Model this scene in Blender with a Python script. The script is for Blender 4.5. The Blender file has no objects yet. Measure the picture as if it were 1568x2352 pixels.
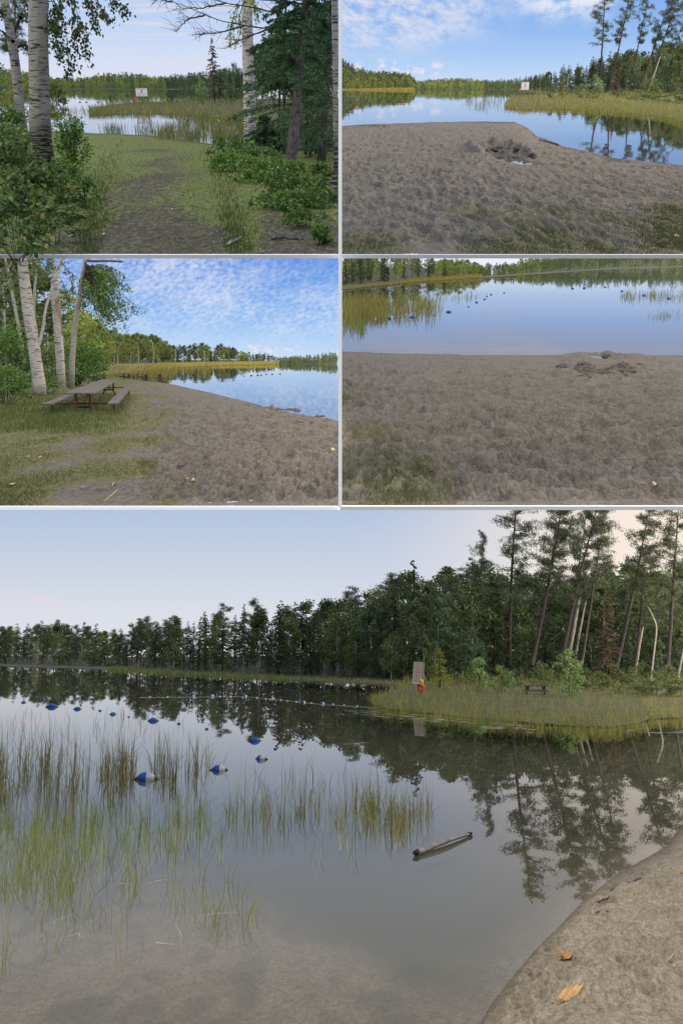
import bpy, math, random
import numpy as np
from mathutils import Matrix, Vector

# ------------------------------------------------------------------ camera, world, sun, exposure
F, CX, CY = 2100.0, 784.0, 1176.0          # focal length and centre on a 1568 x 2352 picture
scene = bpy.context.scene
EYE = Vector((0.0, 0.0, 1.9))
A0 = math.atan((1512 - CY) / F)             # the lower lake lies level; the camera looks up by this much
cam_d = bpy.data.cameras.new('camera')
cam = bpy.data.objects.new('camera', cam_d)
scene.collection.objects.link(cam)
cam.location = EYE
cam.rotation_euler = (math.radians(90) + A0, 0, 0)
cam_d.sensor_fit = 'VERTICAL'
cam_d.sensor_height = 36.0
cam_d.lens = 36.0 * F / 2352.0
cam_d.clip_start = 0.1
cam_d.clip_end = 20000
scene.camera = cam

wd = bpy.data.worlds.new('World')
scene.world = wd
wd.use_nodes = True
wn = wd.node_tree
bg = wn.nodes['Background']
skyt = wn.nodes.new('ShaderNodeTexSky')
skyt.sky_type = 'NISHITA'
skyt.sun_disc = False
SUN_EL, SUN_AZ = math.radians(52), math.radians(205)
skyt.sun_elevation = SUN_EL
skyt.sun_rotation = SUN_AZ
wn.links.new(skyt.outputs[0], bg.inputs[0])
bg.inputs[1].default_value = 0.15
sd = bpy.data.lights.new('sun', 'SUN')
sd.energy = 2.2
sd.angle = math.radians(20)
sd.color = (1.0, 0.93, 0.84)
sun = bpy.data.objects.new('sun', sd)
scene.collection.objects.link(sun)
to_sun = Vector((math.sin(SUN_AZ) * math.cos(SUN_EL), math.cos(SUN_AZ) * math.cos(SUN_EL), math.sin(SUN_EL)))
sun.rotation_euler = (-to_sun).to_track_quat('-Z', 'Y').to_euler()
vs = scene.view_settings
vs.view_transform = 'Standard'
vs.look = 'None'
vs.exposure = 0.0
vs.gamma = 1.0
vs.use_curve_mapping = False
cy = scene.cycles
cy.max_bounces = 7
cy.adaptive_threshold = 0.02
cy.diffuse_bounces = 2
cy.glossy_bounces = 4
cy.transmission_bounces = 4
cy.transparent_max_bounces = 16
cy.use_denoising = True
cy.caustics_reflective = False
cy.caustics_refractive = False

rng = np.random.default_rng(7)
rnd = random.Random(5)

# ------------------------------------------------------------------ helpers
def lin(c):
    out = []
    for v in c[:3]:
        v = v / 255.0
        out.append(v / 12.92 if v <= 0.04045 else ((v + 0.055) / 1.055) ** 2.4)
    return (out[0], out[1], out[2], 1.0)

_T = np.random.default_rng(3).random((256, 256))
def vn(x, y, s=0):
    x = np.asarray(x, float) + 17.3 * s; y = np.asarray(y, float) + 9.7 * s
    xi = np.floor(x).astype(int); yi = np.floor(y).astype(int)
    fx = x - xi; fy = y - yi
    fx = fx * fx * (3 - 2 * fx); fy = fy * fy * (3 - 2 * fy)
    a = _T[xi & 255, yi & 255]; b = _T[(xi + 1) & 255, yi & 255]
    c = _T[xi & 255, (yi + 1) & 255]; d = _T[(xi + 1) & 255, (yi + 1) & 255]
    return (a * (1 - fx) + b * fx) * (1 - fy) + (c * (1 - fx) + d * fx) * fy
def fbm(x, y, s=0, o=3):
    t = 0; a = 0.5; n = 0
    for i in range(o):
        t = t + a * vn(x * 2 ** i, y * 2 ** i, s + i); n += a; a *= 0.5
    return t / n
def nrm(a):
    return a / np.maximum(np.linalg.norm(a, axis=-1, keepdims=True), 1e-9)

class MB:
    def __init__(s): s.v = []; s.f = []; s.m = []; s.n = 0
    def add(s, v, f, mi=0):
        v = np.asarray(v, float).reshape(-1, 3); f = np.asarray(f, int)
        s.v.append(v); s.f.append(f + s.n); s.m.append(mi); s.n += len(v)
        return s
    def tube(s, pts, rad, n=8, cap=True, mi=0, wob=0.0, seed=0):
        p = np.asarray(pts, float); r = np.broadcast_to(np.asarray(rad, float), (len(p),))
        t = nrm(np.gradient(p, axis=0))
        up = np.array([0, 0, 1.0]) if abs(t[:, 2]).mean() < 0.8 else np.array([0, 1.0, 0])
        a = nrm(np.cross(t, up)); b = np.cross(t, a)
        th = np.arange(n) * 2 * np.pi / n
        rr = r[:, None] * np.ones(n)
        if wob: rr = rr * (1 + wob * (np.random.default_rng(seed).random(rr.shape) - .5))
        v = p[:, None] + rr[..., None] * (np.cos(th)[None, :, None] * a[:, None] + np.sin(th)[None, :, None] * b[:, None])
        k = len(p)
        i, j = np.meshgrid(np.arange(k - 1), np.arange(n), indexing='ij')
        i = i.ravel(); j = j.ravel(); j2 = (j + 1) % n
        s.add(v, np.stack([i * n + j, i * n + j2, (i + 1) * n + j2, (i + 1) * n + j], 1), mi)
        if cap:
            o = s.n - k * n
            s.f += [np.array([[o + (k - 1) * n + q for q in range(n)]]), np.array([[o + q for q in range(n - 1, -1, -1)]])]; s.m += [mi, mi]
        return s
    def box(s, c, size, mi=0, bev=0.0, M=None):
        x, y, z = [q / 2 for q in size]
        if bev:
            b = bev
            v = []
            for zz, ins in ((-z, b), (-z + b, 0), (z - b, 0), (z, b)):
                xx, yy = x - ins, y - ins
                v += [(-xx, -yy, zz), (xx, -yy, zz), (xx, yy, zz), (-xx, yy, zz)]
            f = [(3, 2, 1, 0), (12, 13, 14, 15)]
            for r in range(3):
                for k in range(4):
                    k2 = (k + 1) % 4
                    f.append((r * 4 + k, r * 4 + k2, r * 4 + 4 + k2, r * 4 + 4 + k))
        else:
            v = [(-x, -y, -z), (x, -y, -z), (x, y, -z), (-x, y, -z), (-x, -y, z), (x, -y, z), (x, y, z), (-x, y, z)]
            f = [(3, 2, 1, 0), (4, 5, 6, 7), (0, 1, 5, 4), (1, 2, 6, 5), (2, 3, 7, 6), (3, 0, 4, 7)]
        v = np.array(v, float)
        if M is not None: v = v @ np.array(M.to_3x3()).T
        return s.add(v + np.asarray(c, float), f, mi)
    def hexa(s, bottom, top, mi=0):
        return s.add(list(bottom) + list(top), [(3, 2, 1, 0), (4, 5, 6, 7), (0, 1, 5, 4), (1, 2, 6, 5), (2, 3, 7, 6), (3, 0, 4, 7)], mi)
    def rhomb(s, pos, d, L, W, r, mi=0):
        pos = np.asarray(pos); d = nrm(np.asarray(d)); n = len(pos)
        L = np.broadcast_to(L, (n,))[:, None]; W = np.broadcast_to(W, (n,))[:, None]
        sd_ = nrm(np.cross(d, r.normal(size=(n, 3))))
        v = np.stack([pos, pos + d * L * .45 + sd_ * W / 2, pos + d * L, pos + d * L * .45 - sd_ * W / 2], 1)
        return s.add(v, np.arange(4 * n).reshape(n, 4), mi)
    def leaf(s, pos, d, L, W, r, mi=0, flat=0.6):
        pos = np.asarray(pos); d = nrm(np.asarray(d)); n = len(pos)
        L = np.broadcast_to(L, (n,))[:, None]; W = np.broadcast_to(W, (n,))[:, None]
        up = nrm(np.array([0, 0, 1.0]) * flat + r.normal(size=(n, 3)) * (1 - flat))
        sd_ = nrm(np.cross(d, up)); nn = np.cross(sd_, d)
        v = np.stack([pos, pos + d * L * .3 + sd_ * W * .48 + nn * W * .12, pos + d * L * .68 + sd_ * W * .36 + nn * W * .08,
                      pos + d * L - nn * L * .12, pos + d * L * .68 - sd_ * W * .36 + nn * W * .08, pos + d * L * .3 - sd_ * W * .48 + nn * W * .12], 1)
        b = np.arange(n)[:, None] * 6
        return s.add(v, np.concatenate([b + np.array([0, 3, 2, 1]), b + np.array([0, 5, 4, 3])]), mi)
    def blades(s, pos, h, w, bend, r, mi=0):
        pos = np.asarray(pos); n = len(pos)
        h = np.broadcast_to(h, (n,))[:, None]; w = np.broadcast_to(w, (n,))[:, None]; bend = np.broadcast_to(bend, (n,))[:, None]
        a = r.random(n) * 2 * np.pi; sd_ = np.stack([np.cos(a), np.sin(a) * .4, 0 * a], 1)
        a2 = r.random(n) * 2 * np.pi; ld = np.stack([np.cos(a2), np.sin(a2), 0 * a2], 1)
        up = np.array([0, 0, 1.0])
        m = pos + up * h * .55 + ld * h * bend * .3
        t = pos + up * h * (1 - bend * .35) + ld * h * bend
        v = np.stack([pos - sd_ * w / 2, pos + sd_ * w / 2, m + sd_ * w * .42, m - sd_ * w * .42, t], 1)
        b = np.arange(n)[:, None] * 5
        s.add(v, b + np.array([0, 1, 2, 3]), mi)
        s.f.append(b + np.array([3, 2, 4]) + s.n - 5 * n); s.m.append(mi); s.v.append(np.zeros((0, 3)))
        return s
    def mesh(s, name, mats, smooth=False, attrs=None):
        me = bpy.data.meshes.new(name)
        V = np.concatenate(s.v) if s.v else np.zeros((0, 3))
        me.vertices.add(len(V)); me.vertices.foreach_set('co', V.ravel())
        idx = []; tot = []; mi = []
        for f, m in zip(s.f, s.m):
            idx.append(f.ravel()); tot.append(np.full(len(f), f.shape[1])); mi.append(np.full(len(f), m))
        if idx:
            idx = np.concatenate(idx); tot = np.concatenate(tot); mi = np.concatenate(mi)
            me.loops.add(len(idx)); me.loops.foreach_set('vertex_index', idx)
            me.polygons.add(len(tot))
            me.polygons.foreach_set('loop_start', np.concatenate([[0], np.cumsum(tot)[:-1]]))
            me.polygons.foreach_set('material_index', mi)
            me.polygons.foreach_set('use_smooth', np.full(len(tot), bool(smooth)))
        for k, a in (attrs or {}).items():
            at = me.attributes.new(k, 'FLOAT', 'POINT'); at.data.foreach_set('value', np.asarray(a, np.float32).ravel())
        me.update(calc_edges=True)
        for m in (mats if isinstance(mats, (list, tuple)) else [mats]): me.materials.append(m)
        return me

def link(name, data, parent=None, M=None):
    o = bpy.data.objects.new(name, data)
    scene.collection.objects.link(o)
    if parent is not None: o.parent = parent
    if M is not None: o.matrix_world = M
    return o
def tag(o, label=None, cat=None, group=None, kind=None):
    if label: o['label'] = label
    if cat: o['category'] = cat
    if group: o['group'] = group
    if kind: o['kind'] = kind
    return o

# ------------------------------------------------------------------ one lake view: its own level ground below the eye
class View:
    def __init__(s, h, H):
        s.h, s.H = h, H
        s.a = math.atan((CY - h) / F)
        s.M = Matrix.Translation(EYE) @ Matrix.Rotation(s.a + A0, 4, 'X') @ Matrix.Translation((0, 0, -H))
        s.gz = lambda x, y: 0.0
    def ray(s, px, py):
        v = (CY - py) / F
        return np.array([(px - CX) / F, math.cos(s.a) + v * math.sin(s.a), -math.sin(s.a) + v * math.cos(s.a)])
    def P(s, px, py, z=0.0):
        d = s.ray(px, py); t = (s.H - z) / max(-d[2], 1e-5)
        return np.array([d[0] * t, d[1] * t, z])
    def at(s, px, py, D):
        d = s.ray(px, py); t = D / d[1]
        return np.array([d[0] * t, D, s.H + d[2] * t])
    def G(s, px, py):
        z = 0.2
        for _ in range(25):
            p = s.P(px, py, z); z = 0.5 * z + 0.5 * float(s.gz(p[0], p[1]))
        p = s.P(px, py, z); return p
    def Pv(s, u, v, z):
        w = (CY - v) / F; dx = (u - CX) / F; dy = math.cos(s.a) + w * math.sin(s.a); dz = -math.sin(s.a) + w * math.cos(s.a)
        t = (s.H - z) / np.maximum(-dz, 1e-5)
        return np.stack([dx * t, dy * t, z + 0 * t], -1)
    def Gv(s, u, v):
        z = np.full(np.shape(u), 0.1)
        for _ in range(25):
            p = s.Pv(u, v, z); z = .5 * z + .5 * s.gz(p[..., 0], p[..., 1])
        return s.Pv(u, v, z)
    lim = (-1e9, 1e9)
    def px_size(s, p):                      # metres per picture unit at a point
        return (p[1] * math.cos(s.a) - (p[2] - s.H) * math.sin(s.a)) / F
    def wallx(s, c, y, z):
        return (c - CX) / F * (y * math.cos(s.a) - (z - s.H) * math.sin(s.a))
    def thing(s, name, label, cat, p, rz=0, sc=1, lean=(0, 0), group=None):
        sc = (sc, sc, sc) if not isinstance(sc, tuple) else sc
        e = link(name, None, None, s.M @ Matrix.Translation(Vector([float(q) for q in p])) @ Matrix.Rotation(lean[0], 4, 'Y') @ Matrix.Rotation(lean[1], 4, 'X') @ Matrix.Rotation(rz, 4, 'Z') @ Matrix.Diagonal((*sc, 1)))
        e.empty_display_size = 0.3
        return tag(e, label, cat, group)
    def obj(s, name, me, label=None, cat=None, group=None, kind=None, p=(0, 0, 0)):
        o = link(name, me, None, s.M @ Matrix.Translation(Vector([float(q) for q in p])))
        return tag(o, label, cat, group, kind)

# ------------------------------------------------------------------ materials
class NT:
    def __init__(s, name):
        s.mat = bpy.data.materials.new(name); s.mat.use_nodes = True
        s.t = s.mat.node_tree; s.t.nodes.clear()
        s.out = s.t.nodes.new('ShaderNodeOutputMaterial')
    def n(s, kind, **kw):
        nd = s.t.nodes.new('ShaderNode' + kind)
        for k, v in kw.items():
            if hasattr(nd, k): setattr(nd, k, v)
        return nd
    def put(s, sock, v):
        if isinstance(v, bpy.types.NodeSocket): s.t.links.new(v, sock)
        elif v is not None: sock.default_value = v
    def math(s, op, a, b=None, c=None, clamp=False):
        nd = s.n('Math', operation=op); nd.use_clamp = clamp
        for i, v in enumerate((a, b, c)):
            if v is not None: s.put(nd.inputs[i], v)
        return nd.outputs[0]
    def sstep(s, v, lo, hi):
        nd = s.n('MapRange', interpolation_type='SMOOTHSTEP')
        s.put(nd.inputs[0], v); s.put(nd.inputs[1], lo); s.put(nd.inputs[2], hi)
        return nd.outputs[0]
    def mix(s, f, a, b, mode='MIX'):
        nd = s.n('Mix', data_type='RGBA', blend_type=mode)
        s.put(nd.inputs[0], f); s.put(nd.inputs[6], a); s.put(nd.inputs[7], b)
        return nd.outputs[2]
    def ramp(s, f, stops, interp='LINEAR'):
        nd = s.n('ValToRGB'); cr = nd.color_ramp; cr.interpolation = interp
        while len(cr.elements) < len(stops): cr.elements.new(0.5)
        for e, (p, c) in zip(cr.elements, stops): e.position = p; e.color = c if len(c) == 4 else (*c, 1)
        s.put(nd.inputs[0], f); return nd.outputs[0]
    def noise(s, vec, scale, detail=3, rough=0.55, dim='3D'):
        nd = s.n('TexNoise', noise_dimensions=dim); s.put(nd.inputs['Vector'], vec)
        nd.inputs['Scale'].default_value = scale; nd.inputs['Detail'].default_value = detail; nd.inputs['Roughness'].default_value = rough
        return nd.outputs['Fac']
    def vmul(s, v, k):
        nd = s.n('VectorMath', operation='MULTIPLY'); s.put(nd.inputs[0], v); nd.inputs[1].default_value = k
        return nd.outputs[0]
    def objco(s): return s.n('TexCoord').outputs['Object']
    def bsdf(s, col, rough=0.8, bump=None, bstr=0.3, bdist=0.02, spec=0.3):
        b = s.n('BsdfPrincipled'); s.put(b.inputs['Base Color'], col); s.put(b.inputs['Roughness'], rough)
        b.inputs['Specular IOR Level'].default_value = spec
        if bump is not None:
            bp = s.n('Bump'); bp.inputs['Strength'].default_value = bstr; bp.inputs['Distance'].default_value = bdist
            s.put(bp.inputs['Height'], bump); s.t.links.new(bp.outputs[0], b.inputs['Normal'])
        s.t.links.new(b.outputs[0], s.out.inputs[0]); return b

def leafmat(name, cols, trans=0.35, rough=0.55):
    m = NT(name)
    ri = m.n('NewGeometry').outputs['Random Per Island']
    oi = m.n('ObjectInfo').outputs['Random']
    c = m.ramp(ri, [(i / max(1, len(cols) - 1), (*q, 1)) for i, q in enumerate(cols)])
    nz = m.noise(m.objco(), 0.9, 2)
    k = m.math('ADD', m.math('MULTIPLY', oi, 0.5), m.math('MULTIPLY', nz, 0.9))
    k = m.math('ADD', k, 0.3)
    cc = m.n('VectorMath', operation='SCALE'); m.put(cc.inputs[0], c); m.put(cc.inputs['Scale'], k)
    col = cc.outputs[0]
    d = m.n('BsdfPrincipled'); m.put(d.inputs['Base Color'], col); d.inputs['Roughness'].default_value = rough
    d.inputs['Specular IOR Level'].default_value = 0.25
    t = m.n('BsdfTranslucent'); m.put(t.inputs[0], col)
    x = m.n('MixShader'); x.inputs[0].default_value = trans
    m.t.links.new(d.outputs[0], x.inputs[1]); m.t.links.new(t.outputs[0], x.inputs[2]); m.t.links.new(x.outputs[0], m.out.inputs[0])
    return m.mat

def plain(name, c1, c2, scale=6, rough=0.75, stretch=(1, 1, 1), bstr=0.3, bdist=0.01, detail=4):
    m = NT(name); v = m.vmul(m.objco(), stretch)
    n1 = m.noise(v, scale, detail)
    col = m.ramp(n1, [(0.3, (*c1, 1)), (0.7, (*c2, 1))])
    m.bsdf(col, rough, m.noise(v, scale * 2.5, 4), bstr, bdist)
    return m.mat

def barkbirch(name, base=(0.52, 0.5, 0.47), base2=(0.3, 0.28, 0.27), dark=(0.035, 0.03, 0.03), sc=1.0, amt=0.56, foot=0.0):
    m = NT(name); co = m.objco()
    n1 = m.noise(m.vmul(co, (3, 3, 30)), sc, 3, 0.6)
    n2 = m.noise(m.vmul(co, (1.6, 1.6, 5)), sc * 1.3, 2)
    n3 = m.noise(m.vmul(co, (9, 9, 60)), sc, 2)
    col = m.mix(n3, (*base2, 1), (*base, 1))
    f = m.sstep(m.math('ADD', m.math('MULTIPLY', n1, 0.75), m.math('MULTIPLY', n2, 0.33)), amt, amt + 0.1)
    if foot:
        z = m.n('SeparateXYZ'); m.put(z.inputs[0], co)
        ff = m.sstep(m.math('ADD', z.outputs[2], m.math('MULTIPLY', n2, 0.8)), foot + .5, foot)
        f = m.math('MAXIMUM', f, m.math('MULTIPLY', ff, m.sstep(n1, 0.36, 0.52)))
    col = m.mix(f, col, (*dark, 1))
    m.bsdf(col, 0.75, m.math('SUBTRACT', n3, f), 0.5, 0.012)
    return m.mat

MT = {}
MT['birch'] = barkbirch('birch_bark')
MT['birch_hero'] = barkbirch('birch_bark_close', (0.40, 0.385, 0.37), (0.16, 0.15, 0.15), (0.02, 0.018, 0.018), 1.5, 0.55, 1.2)
MT['birch_white'] = barkbirch('birch_bark_white', (0.46, 0.43, 0.39), (0.24, 0.22, 0.2), (0.06, 0.05, 0.045), 2.0, 0.585)
MT['bark'] = plain('dark_bark', (0.018, 0.015, 0.014), (0.06, 0.05, 0.046), 9, 0.9, (1, 1, .3), 0.8, 0.03)
MT['bark_grey'] = plain('grey_scaly_bark', (0.03, 0.027, 0.026), (0.17, 0.155, 0.145), 16, 0.9, (1, 1, .5), 0.8, 0.02)
MT['pinebark'] = plain('pine_bark', (0.028, 0.024, 0.022), (0.085, 0.07, 0.062), 8, 0.9, (1, 1, .35), 0.8, 0.03)
MT['deadwood'] = plain('dead_grey_wood', (0.2, 0.175, 0.155), (0.42, 0.38, 0.34), 8, 0.85, (1, 1, .15), 0.5, 0.01)
MT['splitwood'] = plain('split_brown_wood', (0.14, 0.085, 0.05), (0.42, 0.3, 0.2), 9, 0.85, (1, 1, .12), 0.6, 0.02)
MT['spruce'] = leafmat('spruce_needles', [(0.035, 0.06, 0.035), (0.075, 0.11, 0.055), (0.12, 0.155, 0.07)], 0.15)
MT['spruce_hero'] = leafmat('spruce_needles_close', [(0.0192, 0.0512, 0.0288), (0.048, 0.104, 0.0448), (0.096, 0.176, 0.064)], 0.2)
MT['pine'] = leafmat('pine_needles', [(0.045, 0.062, 0.036), (0.085, 0.11, 0.055), (0.14, 0.16, 0.075)], 0.15)
MT['brown'] = leafmat('brown_dead_needles', [(0.09, 0.0525, 0.036), (0.165, 0.105, 0.075), (0.105, 0.112, 0.06)], 0.15)
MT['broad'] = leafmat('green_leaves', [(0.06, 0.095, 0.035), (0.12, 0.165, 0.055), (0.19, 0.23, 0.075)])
MT['broad_lit'] = leafmat('sunlit_tone_leaves', [(0.13, 0.185, 0.045), (0.25, 0.31, 0.07), (0.4, 0.41, 0.1)], 0.4)  # low sun on the foliage is put into this brighter leaf colour
MT['broad_blue'] = leafmat('blue_green_leaves', [(0.06, 0.105, 0.055), (0.12, 0.185, 0.09), (0.18, 0.25, 0.12)])
MT['sapling'] = leafmat('sapling_leaves', [(0.13, 0.21, 0.07), (0.21, 0.31, 0.1), (0.3, 0.4, 0.14)])
MT['larch'] = leafmat('larch_needles', [(0.12, 0.156, 0.024), (0.24, 0.252, 0.042), (0.324, 0.312, 0.06)])
MT['bush'] = leafmat('bush_leaves', [(0.035, 0.085, 0.022), (0.085, 0.175, 0.04), (0.14, 0.25, 0.06), (0.23, 0.32, 0.075)])
MT['bush_dark'] = leafmat('broad_dark_leaves', [(0.035, 0.07, 0.028), (0.08, 0.145, 0.05), (0.14, 0.23, 0.07), (0.27, 0.25, 0.08)])
MT['birchleaf'] = leafmat('hanging_birch_leaves', [(0.026, 0.0455, 0.0182), (0.0585, 0.0975, 0.0312), (0.104, 0.156, 0.0455)], 0.3)
MT['reed'] = leafmat('reed_blades', [(0.1, 0.13, 0.03), (0.22, 0.23, 0.05), (0.34, 0.28, 0.08), (0.1, 0.06, 0.035)])
MT['reed_green'] = leafmat('green_reed_blades', [(0.08, 0.13, 0.028), (0.16, 0.21, 0.045), (0.25, 0.26, 0.06), (0.26, 0.2, 0.08)])
MT['reed_gold'] = leafmat('golden_marsh_grass', [(0.3, 0.26, 0.06), (0.48, 0.38, 0.09), (0.28, 0.29, 0.07)])
MT['grass'] = leafmat('short_grass', [(0.03, 0.07, 0.014), (0.065, 0.13, 0.024), (0.11, 0.14, 0.035), (0.15, 0.12, 0.05)])
MT['grass_dry'] = leafmat('dry_short_grass', [(0.05, 0.065, 0.018), (0.09, 0.095, 0.03), (0.14, 0.115, 0.04)])
MT['white'] = plain('white_board', (0.94, 0.94, 0.94), (0.96, 0.96, 0.96), 2, 0.9, (1, 1, 1), 0.0)
MT['plank'] = plain('weathered_plank', (0.045, 0.04, 0.04), (0.16, 0.14, 0.135), 7, 0.8, (2, .25, 2), 0.5, 0.01)
MT['brownpaint'] = plain('brown_painted_wood', (0.1, 0.035, 0.018), (0.19, 0.07, 0.035), 7, 0.7)
MT['darkwood'] = plain('dark_stained_wood', (0.03, 0.022, 0.022), (0.07, 0.05, 0.045), 7, 0.75)
MT['buoy_blue'] = plain('blue_plastic', (0.012, 0.07, 0.28), (0.02, 0.12, 0.42), 9, 0.5)
MT['buoy_white'] = plain('white_plastic', (0.33, 0.32, 0.29), (0.62, 0.61, 0.58), 9, 0.6)
MT['rope'] = plain('dark_rope', (0.06, 0.045, 0.035), (0.15, 0.11, 0.08), 20, 0.9)
MT['rope_pale'] = plain('pale_rope', (0.4, 0.38, 0.36), (0.55, 0.53, 0.5), 20, 0.9)
MT['red'] = plain('red_plastic', (0.5, 0.03, 0.03), (0.6, 0.05, 0.045), 5, 0.5)
MT['orange'] = plain('orange_plastic', (0.6, 0.14, 0.03), (0.7, 0.2, 0.05), 5, 0.5)
MT['yellow'] = plain('yellow_rope', (0.55, 0.5, 0.03), (0.7, 0.62, 0.06), 12, 0.7)
MT['plywood'] = plain('bare_plywood', (0.42, 0.31, 0.23), (0.6, 0.47, 0.37), 5, 0.8, (1, 1, .2), 0.2)
MT['signwhite'] = plain('sign_face', (0.68, 0.68, 0.7), (0.76, 0.76, 0.78), 3, 0.6, (1, 1, 1), 0.0)
MT['redprint'] = plain('red_print', (0.45, 0.05, 0.06), (0.5, 0.07, 0.07), 3, 0.6, (1, 1, 1), 0.0)
MT['blackprint'] = plain('black_print', (0.03, 0.03, 0.035), (0.04, 0.04, 0.045), 3, 0.6, (1, 1, 1), 0.0)
MT['greypost'] = plain('grey_weathered_post', (0.08, 0.08, 0.085), (0.2, 0.195, 0.2), 7, 0.8, (2, 2, .25), 0.4)
MT['rail'] = plain('reddish_sign_frame', (0.2, 0.09, 0.08), (0.3, 0.15, 0.13), 7, 0.8)
MT['dryleaf'] = plain('dry_brown_leaf', (0.2, 0.09, 0.035), (0.4, 0.22, 0.1), 12, 0.8)
MT['orangeleaf'] = plain('orange_leaf', (0.4, 0.12, 0.04), (0.5, 0.2, 0.07), 12, 0.8)
MT['paleleaf'] = plain('pale_tan_leaf', (0.5, 0.4, 0.25), (0.6, 0.5, 0.36), 12, 0.8)
MT['woodchunk'] = plain('fresh_split_wood', (0.35, 0.19, 0.07), (0.65, 0.42, 0.18), 10, 0.7, (1, .2, 1), 0.6)
MT['log'] = plain('grey_driftwood', (0.08, 0.07, 0.067), (0.24, 0.215, 0.2), 9, 0.6, (.3, 2, 2), 0.5, 0.01)
MT['charred'] = plain('charred_log_end', (0.006, 0.005, 0.005), (0.02, 0.016, 0.014), 14, 0.9)
MT['straw'] = plain('dry_straw', (0.4, 0.33, 0.2), (0.52, 0.44, 0.28), 14, 0.8)
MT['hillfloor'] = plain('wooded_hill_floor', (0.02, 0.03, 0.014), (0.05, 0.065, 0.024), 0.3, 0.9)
MT['bankfloor'] = plain('boggy_bank_soil', (0.045, 0.05, 0.02), (0.1, 0.1, 0.04), 0.8, 0.9)
MT['shingle'] = plain('pale_shore_weed', (0.16, 0.17, 0.13), (0.45, 0.44, 0.38), 3, 0.9)

def groundmat(name, sand1, sand2, turf1, turf2, st=3.6, fine=26, bdist=0.02, mud=(0.05, 0.045, 0.03), mott=.3):
    m = NT(name); co = m.vmul(m.objco(), (1, 1 / st, 1))
    g = m.n('Attribute'); g.attribute_name = 'g'; w = m.n('Attribute'); w.attribute_name = 'wet'
    dp = m.n('Attribute'); dp.attribute_name = 'deep'
    n1 = m.noise(co, fine, 4, 0.7); n2 = m.noise(co, fine * .13, 3); n3 = m.noise(co, fine * 2.6, 2, 0.8)
    grit = m.math('ADD', m.math('MULTIPLY', n1, 0.55), m.math('MULTIPLY', n3, 0.45))
    sand = m.ramp(grit, [(0.36, (*[q * .6 for q in sand1], 1)), (0.47, (*sand1, 1)), (0.62, (*sand2, 1))])
    sand = m.mix(m.sstep(n2, 0.35, 0.7), sand, m.mix(1.0, sand, (0.82, 0.8, 0.78, 1), 'MULTIPLY'))
    n4 = m.noise(m.vmul(co, (1, 1.5, 1)), fine * .33, 4, 0.62); n5 = m.noise(co, fine * .05, 2)
    mottle = m.math('MULTIPLY', m.sstep(m.math('ADD', n4, m.math('MULTIPLY', n5, .25)), 0.66, 0.76), mott)  # random darker mottles mixed into the sand colour
    sand = m.mix(mottle, sand, m.mix(1.0, sand, (0.42, 0.4, 0.39, 1), 'MULTIPLY'))
    turf = m.ramp(n1, [(0.33, (*turf1, 1)), (0.5, (*turf2, 1)), (0.66, (*[min(1, q * 1.5) for q in turf2], 1))])
    gm = m.sstep(m.math('ADD', g.outputs['Fac'], m.math('MULTIPLY', m.math('SUBTRACT', n1, 0.5), 1.3)), 0.3, 0.7)
    col = m.mix(gm, sand, turf)
    col = m.mix(w.outputs['Fac'], col, m.mix(1.0, col, (0.5, 0.49, 0.48, 1), 'MULTIPLY'))
    col = m.mix(dp.outputs['Fac'], col, (*mud, 1))
    m.bsdf(col, 0.9, m.math('ADD', grit, m.math('MULTIPLY', n2, 0.4)), 0.8, bdist, 0.15)
    return m.mat

def watermat(name, ior=1.33, tint=(0.9, 0.9, 0.86), ripple=0.02, st=3.6, scale=2.0, rough=0.0):
    m = NT(name); co = m.vmul(m.objco(), (1, 1 / st, 1))
    n1 = m.noise(co, scale, 3, 0.5); n2 = m.noise(m.vmul(co, (.4, 1, 1)), scale * .16, 2)
    bp = m.n('Bump'); bp.inputs['Strength'].default_value = 1.0; bp.inputs['Distance'].default_value = ripple
    m.put(bp.inputs['Height'], m.math('ADD', m.math('MULTIPLY', n1, .15), m.math('MULTIPLY', n2, 1.0)))
    fr = m.n('Fresnel'); fr.inputs[0].default_value = ior
    gl = m.n('BsdfGlossy'); gl.inputs['Roughness'].default_value = rough; gl.inputs[0].default_value = (0.96, 0.96, 0.97, 1)
    m.t.links.new(bp.outputs[0], gl.inputs['Normal'])
    tr = m.n('BsdfTransparent'); tr.inputs[0].default_value = (*tint, 1)
    bf = m.n('NewGeometry').outputs['Backfacing']
    x = m.n('MixShader'); m.put(x.inputs[0], m.math('MULTIPLY', fr.outputs[0], m.math('SUBTRACT', 1.0, bf)))
    m.t.links.new(tr.outputs[0], x.inputs[1]); m.t.links.new(gl.outputs[0], x.inputs[2]); m.t.links.new(x.outputs[0], m.out.inputs[0])
    return m.mat

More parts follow.
